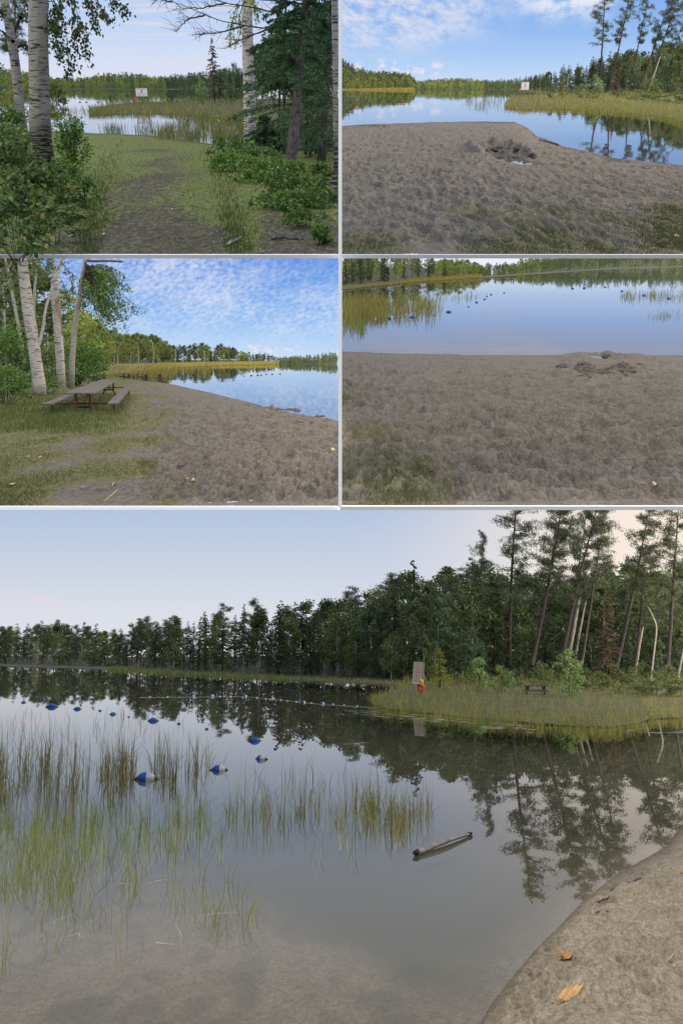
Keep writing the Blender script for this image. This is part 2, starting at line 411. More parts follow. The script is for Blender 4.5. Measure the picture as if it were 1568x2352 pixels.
# ------------------------------------------------------------------ skies: one closed vault of air over each lake view
def sky_fill(name, c, k=1.0, zen=None):  # glowing panel out of view, its strength set to light the ground below
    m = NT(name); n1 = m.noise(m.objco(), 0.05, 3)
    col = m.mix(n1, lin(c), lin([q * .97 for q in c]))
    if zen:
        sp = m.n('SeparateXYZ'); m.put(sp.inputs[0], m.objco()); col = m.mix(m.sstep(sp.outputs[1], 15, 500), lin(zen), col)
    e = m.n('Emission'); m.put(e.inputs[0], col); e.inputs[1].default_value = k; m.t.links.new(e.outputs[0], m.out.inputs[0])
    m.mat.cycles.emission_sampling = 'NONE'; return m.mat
def skymat(name, H, stops, cloud=None, warm=None, hi=0.35):
    """stops: (slope above the horizon, colour). cloud: function(m, X, Y) -> (mask socket, colour)."""
    m = NT(name); co = m.objco()
    sp = m.n('SeparateXYZ'); m.put(sp.inputs[0], co)
    y = m.math('MAXIMUM', sp.outputs[1], 0.5)
    X = m.math('DIVIDE', sp.outputs[0], y)
    Y = m.math('DIVIDE', m.math('SUBTRACT', sp.outputs[2], H), y)
    col = m.ramp(m.math('DIVIDE', Y, hi, clamp=True), [(p / hi, lin(c)) for p, c in stops])
    if warm is not None:
        x0, y0, sx, sy, wc, amt = warm
        dx = m.math('DIVIDE', m.math('SUBTRACT', X, x0), sx); dy = m.math('DIVIDE', m.math('SUBTRACT', Y, y0), sy)
        r = m.math('SQRT', m.math('ADD', m.math('MULTIPLY', dx, dx), m.math('MULTIPLY', dy, dy)))
        col = m.mix(m.math('MULTIPLY', m.sstep(r, 1.0, 0.0), amt), col, lin(wc))
    for fn, cc in (cloud or []):
        col = m.mix(fn(m, X, Y), col, lin(cc))
    e = m.n('Emission'); m.put(e.inputs[0], col); e.inputs[1].default_value = 1.0
    m.t.links.new(e.outputs[0], m.out.inputs[0])
    m.mat.cycles.emission_sampling = 'NONE'
    return m.mat
def cvec(m, X, Y, kx, ky, off=0.035, per=0.1):
    q = m.math('DIVIDE', per, m.math('ADD', m.math('MAXIMUM', Y, 0.0), off))
    v = m.n('CombineXYZ'); m.put(v.inputs[0], m.math('MULTIPLY', m.math('MULTIPLY', X, q), kx)); m.put(v.inputs[1], m.math('MULTIPLY', q, ky))
    return v.outputs[0]
def blob(m, X, Y, x0, y0, sx, sy):
    dx = m.math('DIVIDE', m.math('SUBTRACT', X, x0), sx); dy = m.math('DIVIDE', m.math('SUBTRACT', Y, y0), sy)
    return m.math('SQRT', m.math('ADD', m.math('MULTIPLY', dx, dx), m.math('MULTIPLY', dy, dy)))

def sky_shell(V, mat, label, left, right, ceil, z0, over=(248, 248, 247), yf=6000.0, k=1.2, side_fill=None, zen=None):
    """left/right: (c, extra) picture columns of the side walls; ceil: list of (y, z)."""
    b = MB()
    rows = ceil + [(yf, ceil[-1][1] + (ceil[-1][1] - ceil[-2][1]) / (ceil[-1][0] - ceil[-2][0]) * (yf - ceil[-1][0]))]
    pts = []
    for (y, z) in rows:
        for zz in (z, z0 if y < 20 else -1.5):
            pts += [(V.wallx(left[0], y, zz) - left[1], y, zz), (V.wallx(right[0], y, zz) + right[1], y, zz)]
    n = len(rows); f = []
    for i in range(n - 1):
        a, c = 4 * i, 4 * i + 4
        f += [(a, c, c + 2, a + 2)]
    e = 4 * (n - 1)
    f.append((e, e + 1, e + 3, e + 2))
    b.add(pts, f)
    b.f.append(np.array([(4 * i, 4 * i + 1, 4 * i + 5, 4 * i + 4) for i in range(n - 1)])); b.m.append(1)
    b.f.append(np.array([(4 * i + 1, 4 * i + 3, 4 * i + 7, 4 * i + 5) for i in range(n - 1)])); b.m.append(2 if side_fill else 0)  # right wall glows warm out of view, added as fill light from the side
    o = V.obj('sky', b.mesh('sky', [mat, sky_fill('sky_overhead_fill', over, k, zen), sky_fill('sky_side_fill', (255, 243, 226), side_fill or 1)]), label, 'sky', None, 'structure')  # unseen ceiling and side panels, mostly brighter than the visible sky, as fill
    return o

V1 = View(200, 2.5); V2 = View(203, 2.0); V3 = View(826, 2.2); V4 = View(604, 5.6); V5 = View(1512, 1.9)
V1.lim = V3.lim = (-1e9, 778.0); V2.lim = V4.lim = (784.5, 1e9)
PER = 0.1
s1 = skymat('sky_pale', V1.H, [(0, (228, 228, 240)), (.03, (208, 221, 246)), (.075, (178, 206, 246)), (.13, (165, 195, 240)), (.35, (190, 200, 220))],
    [(lambda m, X, Y: m.math('MULTIPLY', m.sstep(m.math('ADD', m.noise(cvec(m, X, Y, 22, 16), 1.0, 5, .6), m.math('MULTIPLY', blob(m, X, Y, -.27, .09, .13, .06), -.16)), .40, .62), .75), (226, 222, 234)),
     (lambda m, X, Y: m.math('MULTIPLY', m.sstep(m.math('ADD', m.noise(cvec(m, X, Y, 9, 14), 1.0, 5, .6), m.math('MULTIPLY', Y, .8)), .50, .75), .75), (222, 222, 230))])
def flat(m, X, Y, kx, ky, rot=0.0):
    c_, s_ = math.cos(rot), math.sin(rot); v = m.n('CombineXYZ')
    m.put(v.inputs[0], m.math('ADD', m.math('MULTIPLY', X, kx * c_), m.math('MULTIPLY', Y, kx * s_)))
    m.put(v.inputs[1], m.math('SUBTRACT', m.math('MULTIPLY', Y, ky * c_), m.math('MULTIPLY', X, ky * s_)))
    return v.outputs[0]
s2 = skymat('sky_blue_with_veil_clouds', V2.H, [(0, (204, 222, 246)), (.02, (182, 210, 247)), (.05, (150, 189, 241)), (.095, (124, 170, 235)), (.35, (130, 168, 228))],
    [(lambda m, X, Y: m.math('MULTIPLY', m.math('MULTIPLY', m.sstep(m.math('SUBTRACT', 1.25, blob(m, X, Y, .035, .07, .125, .04)), .0, .75), m.sstep(m.math('ADD', m.math('MULTIPLY', m.noise(flat(m, X, Y, 24, 60, -.25), 1.0, 6, .6), .7), m.math('MULTIPLY', m.noise(flat(m, X, Y, 120, 200, -.25), 1.0, 3, .6), .3)), .36, .62)), .85), (226, 228, 241)),
     (lambda m, X, Y: m.math('MULTIPLY', m.math('MULTIPLY', m.sstep(m.math('SUBTRACT', 1.25, blob(m, X, Y, .215, .1, .07, .042)), .0, .7), m.sstep(m.noise(flat(m, X, Y, 34, 60, .3), 1.0, 7, .62), .36, .6)), .92), (240, 241, 247)),
     (lambda m, X, Y: m.math('MULTIPLY', m.math('MULTIPLY', m.sstep(m.noise(flat(m, X, Y, 90, 160), 1.0, 4, .55), .5, .62), m.sstep(blob(m, X, Y, .055, .017, .07, .012), 1.0, .5)), .75), (236, 232, 240)),
     (lambda m, X, Y: m.math('MULTIPLY', m.sstep(Y, .10, .22), .75), (214, 218, 228))])
s3 = skymat('sky_mackerel', V3.H, [(0, (206, 225, 246)), (.02, (176, 209, 247)), (.05, (132, 181, 241)), (.10, (92, 146, 228)), (.35, (84, 136, 220))],
    [(lambda m, X, Y: m.math('MULTIPLY', m.math('MULTIPLY', m.sstep(m.math('ADD', m.math('ADD', m.math('MULTIPLY', m.noise(flat(m, X, Y, 170, 300, .35), 1.0, 2, .5), .5), m.math('MULTIPLY', m.noise(flat(m, X, Y, 70, 90, .5), 1.0, 2), .25)), m.math('MULTIPLY', m.noise(flat(m, X, Y, 11, 24, .3), 1.0, 3), .6)), .48, .92),
        m.sstep(m.math('ADD', Y, m.math('MULTIPLY', m.noise(flat(m, X, Y, 10, 40), 1.0, 3), .03)), .012, .06)), m.math('SUBTRACT', .85, m.math('MULTIPLY', m.math('MULTIPLY', m.sstep(X, -.16, -.02), m.sstep(Y, .04, .11)), .55))), (222, 230, 246)),
     (lambda m, X, Y: m.math('MULTIPLY', m.math('MULTIPLY', m.sstep(m.noise(flat(m, X, Y, 90, 160), 1.0, 4, .55), .5, .62), m.sstep(blob(m, X, Y, -.08, .012, .05, .01), 1.0, .4)), .7), (240, 232, 236)),
     (lambda m, X, Y: m.math('MULTIPLY', m.sstep(Y, .12, .2), .7), (212, 216, 226))])
s4 = skymat('sky_hazy_blue', V4.H, [(0, (236, 240, 250)), (.012, (222, 232, 250)), (.03, (190, 214, 249)), (.06, (166, 196, 244)), (.09, (174, 190, 226)), (.13, (200, 204, 214)), (.35, (214, 212, 212))],
    [(lambda m, X, Y: m.math('MULTIPLY', m.sstep(m.math('SUBTRACT', m.noise(cvec(m, X, Y, 14, 18), 1.0, 6, .62), m.math('MULTIPLY', m.math('SUBTRACT', blob(m, X, Y, .14, .105, .13, .05), .8), .3)), .46, .66), .6), (198, 200, 220))])
s5 = skymat('sky_evening', V5.H, [(0, (226, 227, 232)), (.05, (218, 222, 231)), (.10, (202, 211, 228)), (.165, (178, 196, 225)), (.22, (194, 206, 227)), (.305, (212, 219, 231)), (.6, (212, 219, 231))],
    [(lambda m, X, Y: m.math('MULTIPLY', m.math('MULTIPLY', m.sstep(m.noise(cvec(m, X, Y, 24, 10, .06), 1.0, 5, .6), .48, .62), m.sstep(blob(m, X, Y, -.35, .058, .1, .02), 1.0, .3)), .5), (235, 215, 216))],
    warm=(.36, .14, .36, .22, (255, 238, 220), .95), hi=0.6)
def under(lo, up, z_edge, py):
    """where the front edge of the view above comes down to, in the frame of the view below"""
    D = up.P(CX, py + 3, z_edge)[1] - .04
    q = lo.M.inverted() @ (up.M @ Vector(up.at(CX, py + 8.2, D)))
    return (q.y, q.z)
c3 = under(V3, V1, .9, 585); c4 = under(V4, V2, .4, 585); c5a = under(V5, V4, 3.36, 1163); c5b = under(V5, V3, .6, 1163)
SKY = [
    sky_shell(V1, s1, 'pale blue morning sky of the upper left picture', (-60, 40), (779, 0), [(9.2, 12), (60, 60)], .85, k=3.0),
    sky_shell(V2, s2, 'blue sky with thin white clouds in the upper right picture', (783, 0), (1630, 40), [(9.2, 12), (60, 60)], .35, k=1.35, side_fill=3.4),
    sky_shell(V3, s3, 'deep blue sky with rippled clouds in the picture of the tables', (-60, 20), (779, 0), [c3, (14, c3[1] + .12 * (14 - c3[0])), (60, c3[1] + .12 * (14 - c3[0]) + .19 * 46)], .55, k=1.5, side_fill=2.4),
    sky_shell(V4, s4, 'pale sliver of sky above the lake in the sandy beach picture', (783, 0), (1630, 20), [c4, (14, c4[1] + .06 * (14 - c4[0])), (60, c4[1] + .06 * (14 - c4[0]) + .115 * 46)], 3.2, k=1.5, side_fill=3.2),
    sky_shell(V5, s5, 'soft grey blue evening sky of the bottom picture', (-80, 8), (1650, 8), [c5a, c5b, (30, c5b[1] + .27 * (30 - c5b[0])), (200, c5b[1] + .27 * (30 - c5b[0]) + .31 * 170)], -.4, (212, 219, 231), k=1.0, side_fill=5.5, zen=(196, 205, 220)),
]

# ------------------------------------------------------------------ ground sheets, water
def interp(pts):
    xs = np.array([p[0] for p in pts], float); ys = np.array([p[1] for p in pts], float)
    return lambda u: np.interp(u, xs, ys)

def make_ground(V, shore, pr, z_edge, py_near, mat, st, gfun, relief, bowls=(), cols=(0, 777), ncol=300, nrow=230, bedk=0.02, bedmax=0.5, deepk=10.0, label='', power=1.0, extra=None, zcap=9, wetz=.05, rough=.03, deepfun=None, prints=None):
    pts = sorted([tuple(V.P(px, py, 0)[:2]) for px, py in shore], key=lambda q: q[0] / q[1])
    ks = np.array([p[0] / p[1] for p in pts]); Ds = np.array([p[1] for p in pts])
    near = V.P(CX, py_near, z_edge)[1]
    def base(x, y):
        x = np.asarray(x, float); y = np.asarray(y, float)
        D = np.interp(x / y, ks, Ds)
        t = (D - y) / np.maximum(D - near, pr)
        zl = z_edge * np.clip(t, 0, 1.2) ** power
        zw = -np.minimum(bedmax, (y - D) * bedk)
        z = np.where(t > 0, np.minimum(zl, zcap), zw)
        for (bx, by, rx, ry, dz, rim) in bowls:
            r2 = ((x - bx) / rx) ** 2 + ((y - by) / ry) ** 2
            z = z - dz * np.exp(-r2 ** 2) + rim * np.exp(-((np.sqrt(r2) - 1.45) / .4) ** 2) * (0.4 + 1.2 * vn(x * 3 / rx, y * 3 / ry, 4)) * (.0 + sm((y - by) / ry, -.2, .9))
        if extra is not None: z = z + extra(x, y)
        z = z + rough * (fbm(x / .9, y / 2.6, 14, 3) - .5) * np.clip(1 - np.abs(z) / .12, 0, 1)
        return z
    V.gz = base; V.shoreD = lambda k: np.interp(k, ks, Ds)
    # rows even in the picture down to the shore, then long steps out under the water
    far = max(Ds) * 1.35 + 8
    t0, t1 = 1 / near, 1 / far
    ys = np.concatenate([1 / np.linspace(t0, t1, nrow), np.geomspace(far * 1.1, 5950, 14)])
    us = np.linspace(cols[0], cols[1], ncol)      # close columns in view, a few wide ones beyond its outer side
    if cols[0] < 0: us = np.concatenate([np.linspace(cols[0] - 900, cols[0], 11)[:-1], us])
    if cols[1] > 1600: us = np.concatenate([us, np.linspace(cols[1], cols[1] + 900, 11)[1:]])
    ncol = len(us)
    Y = np.repeat(ys[:, None], ncol, 1)
    X = np.empty_like(Y)
    for i, yy in enumerate(ys):
        X[i] = V.wallx(us, yy, 0.15)
    Z = base(X, Y)
    land = np.clip(Z / 0.06, 0, 1)
    g = np.clip(gfun(X, Y, Z), 0, 1)
    rl = relief(X, Y)
    for (bx, by, rx, ry, dz, rim) in bowls: rl = rl * (1 - .9 * np.exp(-(((X - bx) / rx) ** 2 + ((Y - by) / ry) ** 2) ** 2))
    fe = sm(Y, near * 1.01, near * 1.16)
    Z = Z + (rl * fe + np.maximum(rl, 0) * .4 * (1 - fe)) * np.where(Z > 0, land * .9 + .1, .0)
    if prints:
        n, v0, v1, pw, u0, u1, r_x, r_y, dep = prints; q = np.random.default_rng(int(n + v0))
        pu = u0 + (u1 - u0) * q.random(n); pv = v0 + (v1 - v0) * q.random(n) ** pw; pp = V.Gv(pu, pv)
        F_ = np.zeros_like(Z)
        for (cx, cy_, cz) in pp:
            if cz < .04: continue
            rx = r_x * (.6 + .9 * q.random()); ry = r_y * (.6 + .9 * q.random()); an = q.normal() * .6; d_ = dep * (.4 + .8 * q.random()) * min(1.7, max(.55, cy_ / 20))
            i0, i1 = np.searchsorted(ys, [cy_ - 2 * max(ry, rx), cy_ + 2 * max(ry, rx)])
            if i1 <= i0: continue
            row = X[(i0 + i1) // 2]; j0, j1 = np.searchsorted(row, [cx - 2.4 * (rx + .3 * ry), cx + 2.4 * (rx + .3 * ry)])
            if j1 <= j0: continue
            dx = X[i0:i1, j0:j1] - cx; dy = Y[i0:i1, j0:j1] - cy_
            a_ = (dx + an * dy * rx / ry) / rx; b_ = dy / ry
            r_ = np.sqrt(a_ ** 2 + b_ ** 2)
            F_[i0:i1, j0:j1] += -d_ * (1 - sm(r_, .45, 1.05)) + d_ * .5 * np.exp(-((r_ - 1.25) / .22) ** 2) * (.4 + .9 * (b_ > 0))
        F_ = np.clip(F_, -dep * 2.2, dep * 1.3)
        Z = Z + F_ * sm(Y, near * 1.02, near * 1.12) * np.clip(Z / .05, 0, 1)
    D = np.interp(X / Y, ks, Ds)
    wet = np.clip(1.15 - Z / wetz, 0, 1) * (Z > -.2)
    deep = np.clip((Y - D) / deepk, 0, 1) if deepfun is None else deepfun(X, Y, D)
    i, j = np.meshgrid(np.arange(len(ys) - 1), np.arange(ncol - 1), indexing='ij'); i = i.ravel(); j = j.ravel()
    f = np.stack([i * ncol + j, i * ncol + j + 1, (i + 1) * ncol + j + 1, (i + 1) * ncol + j], 1)
    b = MB().add(np.stack([X, Y, Z], -1), f)
    V.obj('ground', b.mesh('ground', mat, True, {'g': g, 'wet': wet, 'deep': deep}), label, 'ground', None, 'structure')
    V.near = near; V.zedge = z_edge

def make_water(V, mat, c0, c1, y0, label, m0=0, m1=0, y1=5900):
    b = MB(); p = []
    ys = np.geomspace(y0, y1, 12)
    for y in ys: p += [(V.wallx(c0, y, 0) - m0, y, 0), (V.wallx(c1, y, 0) + m1, y, 0)]
    b.add(p, [(2 * i, 2 * i + 1, 2 * i + 3, 2 * i + 2) for i in range(11)])
    return V.obj('lake_water', b.mesh('lake_water', mat), label, 'lake', None, 'structure')

def fascia(V, c0, c1, pt, pb, D):
    b = MB()
    q = [V.at(c, p, D) for p in (pb, pt) for c in (c0, c1)]
    k = np.array([0, .035, 0])
    b.hexa([q[0], q[1], q[1] + k, q[0] + k], [q[2], q[3], q[3] + k, q[2] + k])
    return V.obj('white_divider', b.mesh('white_divider', MT['white']), None, None, None, 'structure')

def sand_relief(s, amp, px):
    def f(x, y):
        k = s * .5
        return amp * ((fbm(x / (px * .4), y / (px * .4 * k), 1, 4) - .5) * 1.3 + np.maximum(0, vn(x / (px * .4), y / (px * .4 * k), 5) - .7) * 1.2 + (fbm(x / (px * 4), y / (px * 4 * k), 3, 2) - .5) * 2.6)
    return f
def topx(V, x, y, z):
    d = y * math.cos(V.a) - (z - V.H) * math.sin(V.a); v = y * math.sin(V.a) + (z - V.H) * math.cos(V.a)
    return CX + F * x / d, CY - F * v / d
def sm(v, a, b):
    t = np.clip((v - a) / (b - a), 0, 1); return t * t * (3 - 2 * t)

G_dirt = groundmat('path_soil', (0.052, 0.047, 0.03), (0.15, 0.14, 0.1), (0.034, 0.05, 0.015), (0.1, 0.12, 0.034), 3.6, 16, 0.02)
G_sand2 = groundmat('beach_sand', (0.175, 0.152, 0.128), (0.28, 0.247, 0.212), (0.07, 0.063, 0.038), (0.14, 0.125, 0.075), 3.6, 22, 0.02)
G_sand3 = groundmat('beach_sand_grey', (0.125, 0.112, 0.1), (0.205, 0.185, 0.165), (0.045, 0.055, 0.02), (0.11, 0.11, 0.045), 3.6, 22, 0.02)
G_sand4 = groundmat('beach_sand_slope', (0.155, 0.134, 0.112), (0.255, 0.222, 0.188), (0.07, 0.063, 0.038), (0.13, 0.118, 0.07), 3.6, 26, 0.02)
G_sand5 = groundmat('wet_beach_sand', (0.2, 0.168, 0.118), (0.32, 0.272, 0.195), (0.1, 0.09, 0.06), (0.2, 0.17, 0.1), 1.8, 40, 0.006, (0.04, 0.038, 0.018))
W_near = watermat('still_water', 1.33, (0.8, 0.8, 0.75), 0.010)
W_low = watermat('clear_still_water', 1.28, (0.97, 0.95, 0.9), 0.004, 1.8, 1.6)

# upper left: path down to the water
def g1(x, y, z):
    u, v = topx(V1, x, y, z)
    path = np.maximum(np.exp(-((u - 372 - (v - 440) * .1) / (70 + (v - 330) * .8)) ** 2), sm(u, 540, 620) * sm(v, 400, 480))
    return .93 - path * (.28 + .52 * sm(v, 350, 540)) + (fbm(x / 1.1, y / 4, 2, 3) - .5) * 1.1
make_ground(V1, [(-80, 300), (90, 300), (150, 302), (215, 306), (330, 310), (400, 318), (460, 327), (520, 334), (560, 341), (790, 352)], 4, 0.9, 588,
            G_dirt, 3.6, g1, lambda x, y: .03 * (fbm(x / .25, y / .9, 1, 3) - .5) + .1 * (fbm(x / 2, y / 6, 6, 2) - .5), cols=(-70, 779), label='trodden grass and gravel path leading to the lake', nrow=200, ncol=260, deepk=25)
make_water(V1, W_near, -60, 779, 20, 'calm lake behind the white sign, upper left picture', 40, 0)

# upper right: sand spit with a dug hole
ph = V2.P(1170, 370, 0.16)
def g2(x, y, z):
    u, v = topx(V2, x, y, z)
    n = fbm(x / .8, y / 3, 2, 3)
    return (np.exp(-((u - 1260) / 190) ** 2) * sm(v, 405, 500) * .55 + sm(v, 470, 590) * .55 + sm(u, 1420, 1600) * sm(v, 380, 470) * .75) * .95 + (n - .5) * 1.1 - .02
make_ground(V2, [(770, 290), (840, 286), (900, 284), (1000, 280), (1100, 279), (1180, 280), (1200, 288), (1232, 312), (1290, 335), (1400, 362), (1500, 374), (1640, 384)], 4, 0.4, 588,
            G_sand2, 3.6, g2, sand_relief(3.6, .04, .2), [(ph[0], ph[1], .55, 3.4, .11, .2)], (782, 1640), 340, 300, label='trampled grey brown sand spit with a dug hole', deepk=14, power=.8, prints=(2600, 292, 585, 1.3, 782, 1600, .1, .4, .031))
make_water(V2, W_near, 783, 1630, 18, 'calm blue lake around the sand spit, upper right picture', 0, 40)

# middle left: shore with tables
p3 = V3.P(648, 943, 0.05)
def g3(x, y, z):
    u, v = topx(V3, x, y, z)
    edge = 375 + (v - 880) * .1 + (fbm(x / .8, y / 3, 5, 3) - .5) * 220
    worn = np.exp(-((u - 230) / 120) ** 2 - ((v - 1090) / 90) ** 2)
    return sm(u - edge, 80, -130) * (.85 + (fbm(x / .7, y / 2.4, 2, 3) - .5) * 1.6 - .45 * worn)
make_ground(V3, [(-80, 862), (200, 862), (260, 864), (320, 872), (385, 881), (440, 893), (520, 912), (620, 938), (700, 955), (790, 970)], 5, 0.6, 1166,
            G_sand3, 3.6, g3, sand_relief(3.6, .04, .2), [(p3[0], p3[1], .5, 1.2, .12, .12)], (-70, 779), 340, 300, label='grey sand shore with a worn grass strip beside the tables', deepk=10, power=.8, prints=(2400, 890, 1160, 1.2, 330, 779, .1, .4, .036))
make_water(V3, W_near, -60, 779, 22, 'glassy blue lake beside the picnic tables', 20, 0)

# middle right: beach slope
q4 = V4.P(1384, 831, 0.12)
def x4(x, y):
    u, v = topx(V4, x, y, 0.2)
    m = np.exp(-((u - 1316) / 38) ** 2 - ((v - 836) / 13) ** 2) + np.exp(-((u - 1446) / 42) ** 2 - ((v - 832) / 14) ** 2) + .8 * np.exp(-((u - 1394) / 26) ** 2 - ((v - 815) / 5) ** 2)
    return m * .34 * (.25 + vn(x / .6, y / 1.4, 3))
def g4(x, y, z):
    u, v = topx(V4, x, y, z)
    return sm(u, 1130, 900) * sm(v, 930, 1010) * .62 + np.exp(-((u - 790) / 50) ** 2 - ((v - 905) / 30) ** 2) * .6 + (fbm(x / .5, y / 2, 2, 3) - .5) * 1.1 - .06
make_ground(V4, [(770, 808), (900, 812), (1100, 816), (1300, 816), (1640, 817)], 5, 3.36, 1166,
            G_sand4, 3.6, g4, sand_relief(3.0, .055, .26), [(q4[0], q4[1], .8, 3.2, .2, .2)], (782, 1640), 340, 310, label='footprinted grey sand slope down to the lake', deepk=16, extra=x4, bedk=.04, prints=(3000, 820, 1160, 1.2, 782, 1600, .13, .46, .047))
make_water(V4, W_near, 783, 1630, 42, 'smooth pale blue lake beyond the sand slope', 0, 40)

# bottom: shallow water and a wet sand corner
def g5(x, y, z): return (fbm(x / .5, y, 2, 3) - .5) * .5
def r5(x, y):
    return sand_relief(1.8, .03, .15)(x, y) * sm(V5.gz(x, y), .02, .12) + .012 * (fbm(x / .05, y / .09, 4, 2) - .5)
vb5 = interp([(-100, 2035), (200, 2005), (400, 2012), (560, 2045), (700, 2105), (850, 2215), (1000, 2352), (1100, 2450), (1700, 2600)])
def deep5(x, y, D):
    u, v = topx(V5, x, y, -.1)
    bar = sm(v - vb5(u) + 60 * (fbm(x / .6, y / 1.0, 9, 3) - .5), -70, 90)
    return np.clip(1 - bar, 0, 1) * np.clip((y - D) / 1.6, 0, 1) * .93 + .5 * bar * sm(fbm(x / .3, y / .55, 17, 4), .5, .7)
make_ground(V5, [(-100, 2900), (500, 2700), (900, 2500), (1102, 2356), (1162, 2266), (1232, 2182), (1283, 2131), (1348, 2063), (1433, 2001), (1500, 1962), (1530, 1944), (1551, 1914), (1575, 1893), (1640, 1870)], 3.2, 0.30, 2360,
            G_sand5, 1.8, g5, r5, (), (-80, 1650), 420, 300, label='wet sand corner and shallow sandy lake bed of the bottom picture', bedk=.035, bedmax=.55, deepk=30, power=.75, wetz=.1, rough=.006, deepfun=deep5, prints=(420, 1985, 2350, 1.0, 1180, 1600, .05, .1, .03))
make_water(V5, W_low, -80, 1650, 4.2, 'clear shallow lake with reeds and buoys, bottom picture', 8, 8)

# the white strips that part the five views
for V, c0, c1, pt, pb in ((V1, -900, 781, 585, 593.5), (V2, 781, 2480, 585, 593.5), (V3, -900, 781, 1163, 1171.5), (V4, 781, 2480, 1163, 1171.5)):
    tag(fascia(V, c0, c1, pt, pb, V.near - .04), 'narrow white strip edging the front of a lake view', 'divider', 'white strips between the pictures')
b = MB()
def camx(px, py, d):
    p = Vector(((px - CX) / F * d, (CY - py) / F * d, -d)); return cam_mat @ p
cam_mat = Matrix.Translation(EYE) @ Matrix.Rotation(math.radians(90) + A0, 4, 'X')
b.hexa([camx(777, 1167, 5.7), camx(785, 1167, 5.7), camx(785, 1167, 5.73), camx(777, 1167, 5.73)],
       [camx(777, -80, 5.7), camx(785, -80, 5.7), camx(785, -80, 5.73), camx(777, -80, 5.73)])
o = link('white_divider', b.mesh('white_divider', MT['white']))
tag(o, 'tall white upright strip between left and right lake views', 'divider', None, 'structure')

# puddles
def puddle(V, p, rx, ry, z, label, seed):
    r = np.random.default_rng(seed); n = 28
    th = np.arange(n) * 2 * np.pi / n; k = 1 + .25 * (r.random(n) - .5)
    v = np.stack([rx * np.cos(th) * k, ry * np.sin(th) * k, 0 * th], 1)
    b = MB().add(v, [list(range(n))])
    V.obj('puddle', b.mesh('puddle', W_near), label, 'puddle', None, 'structure', (p[0], p[1], z))
puddle(V2, ph, .36, 2.2, float(V2.gz(ph[0], ph[1])) + .04, 'small puddle lying in the dug sand hole', 1)
puddle(V3, p3, .6, 1.3, float(V3.gz(p3[0], p3[1])) + .06, 'small puddle behind the dug sand at the shore', 2)
puddle(V4, q4, .6, 2.3, float(V4.gz(q4[0], q4[1])) + .05, 'small pool between heaps of dug sand', 3)

# ------------------------------------------------------------------ tree meshes (metres, base at the origin)
def g_spruce(h, rad, seed, dens=1.0, bare=0.06, ll=.42, lw=.13):
    r = np.random.default_rng(seed); t = MB(); c = MB()
    lean = r.normal(size=2) * .01
    t.tube([(lean[0] * z * z * .1, lean[1] * z * z * .1, z) for z in np.linspace(-.3, h, 7)], np.linspace(h * .013 + .02, .012, 7), 6)
    nb = int(h * 14 * dens)
    u = r.random(nb) ** .8; z0 = h * (bare + (1 - bare) * u)
    L = rad * (1 - u) ** .75 * (.55 + .6 * r.random(nb)) + .1
    az = r.random(nb) * 2 * np.pi
    dr = np.stack([np.cos(az), np.sin(az), 0 * az], 1); lat = np.stack([-np.sin(az), np.cos(az), 0 * az], 1)
    S = 9
    s = np.linspace(.12, 1, S)[None, :, None] * np.ones((nb, 1, 1))
    droop = (.25 + .3 * r.random(nb))[:, None, None]
    pos = np.array([0, 0, 1.0]) * z0[:, None, None] + dr[:, None] * L[:, None, None] * s + np.array([0, 0, 1.0]) * (-droop * L[:, None, None] * s ** 1.3 + .12 * L[:, None, None] * s ** 4)
    for sg in (-1, 1, 0):
        d = dr[:, None] * .7 + lat[:, None] * sg * .8 + r.normal(size=pos.shape) * .25 + np.array([0, 0, -.35])
        k = ll * (.55 + .5 * r.random(pos.shape[:2])) * np.clip(L[:, None] / rad + .35, .4, 1)
        c.rhomb(pos.reshape(-1, 3), d.reshape(-1, 3), k.ravel(), (k * lw / ll * 1.3).ravel(), r)
    for i in range(0, nb, 4):
        c.tube(pos[i, [0, 4, 8]], [.02, .014, .005], 3, False, 1)
    return t, c

def g_dead(h, rad, seed, nb=70):
    r = np.random.default_rng(seed); t = MB(); c = MB()
    t.tube([(r.normal() * .04, r.normal() * .04, z) for z in np.linspace(-.3, h, 6)], np.linspace(h * .013 + .02, .01, 6), 6)
    for i in range(nb):
        u = r.random() ** .9; z = h * (.08 + .9 * u); L = rad * (1 - u) ** .6 * (.5 + .6 * r.random()) + .1; az = r.random() * 6.28
        d = np.array([math.cos(az), math.sin(az), 0]); dz = -(.2 + .5 * r.random())
        p = [np.array([0, 0, z]) + d * L * s + np.array([0, 0, dz * L * s ** 1.5]) for s in (0, .5, 1)]
        c.tube(p, [.05, .035, .014], 3, False)
        for s in (.45, .65, .85):
            q = np.array([0, 0, z]) + d * L * s + np.array([0, 0, dz * L * s ** 1.5])
            e = q + (d * .3 + r.normal(size=3) * .4 + np.array([0, 0, -.25])) * L * .4
            c.tube([q, e], [.03, .012], 3, False)
    return t, c

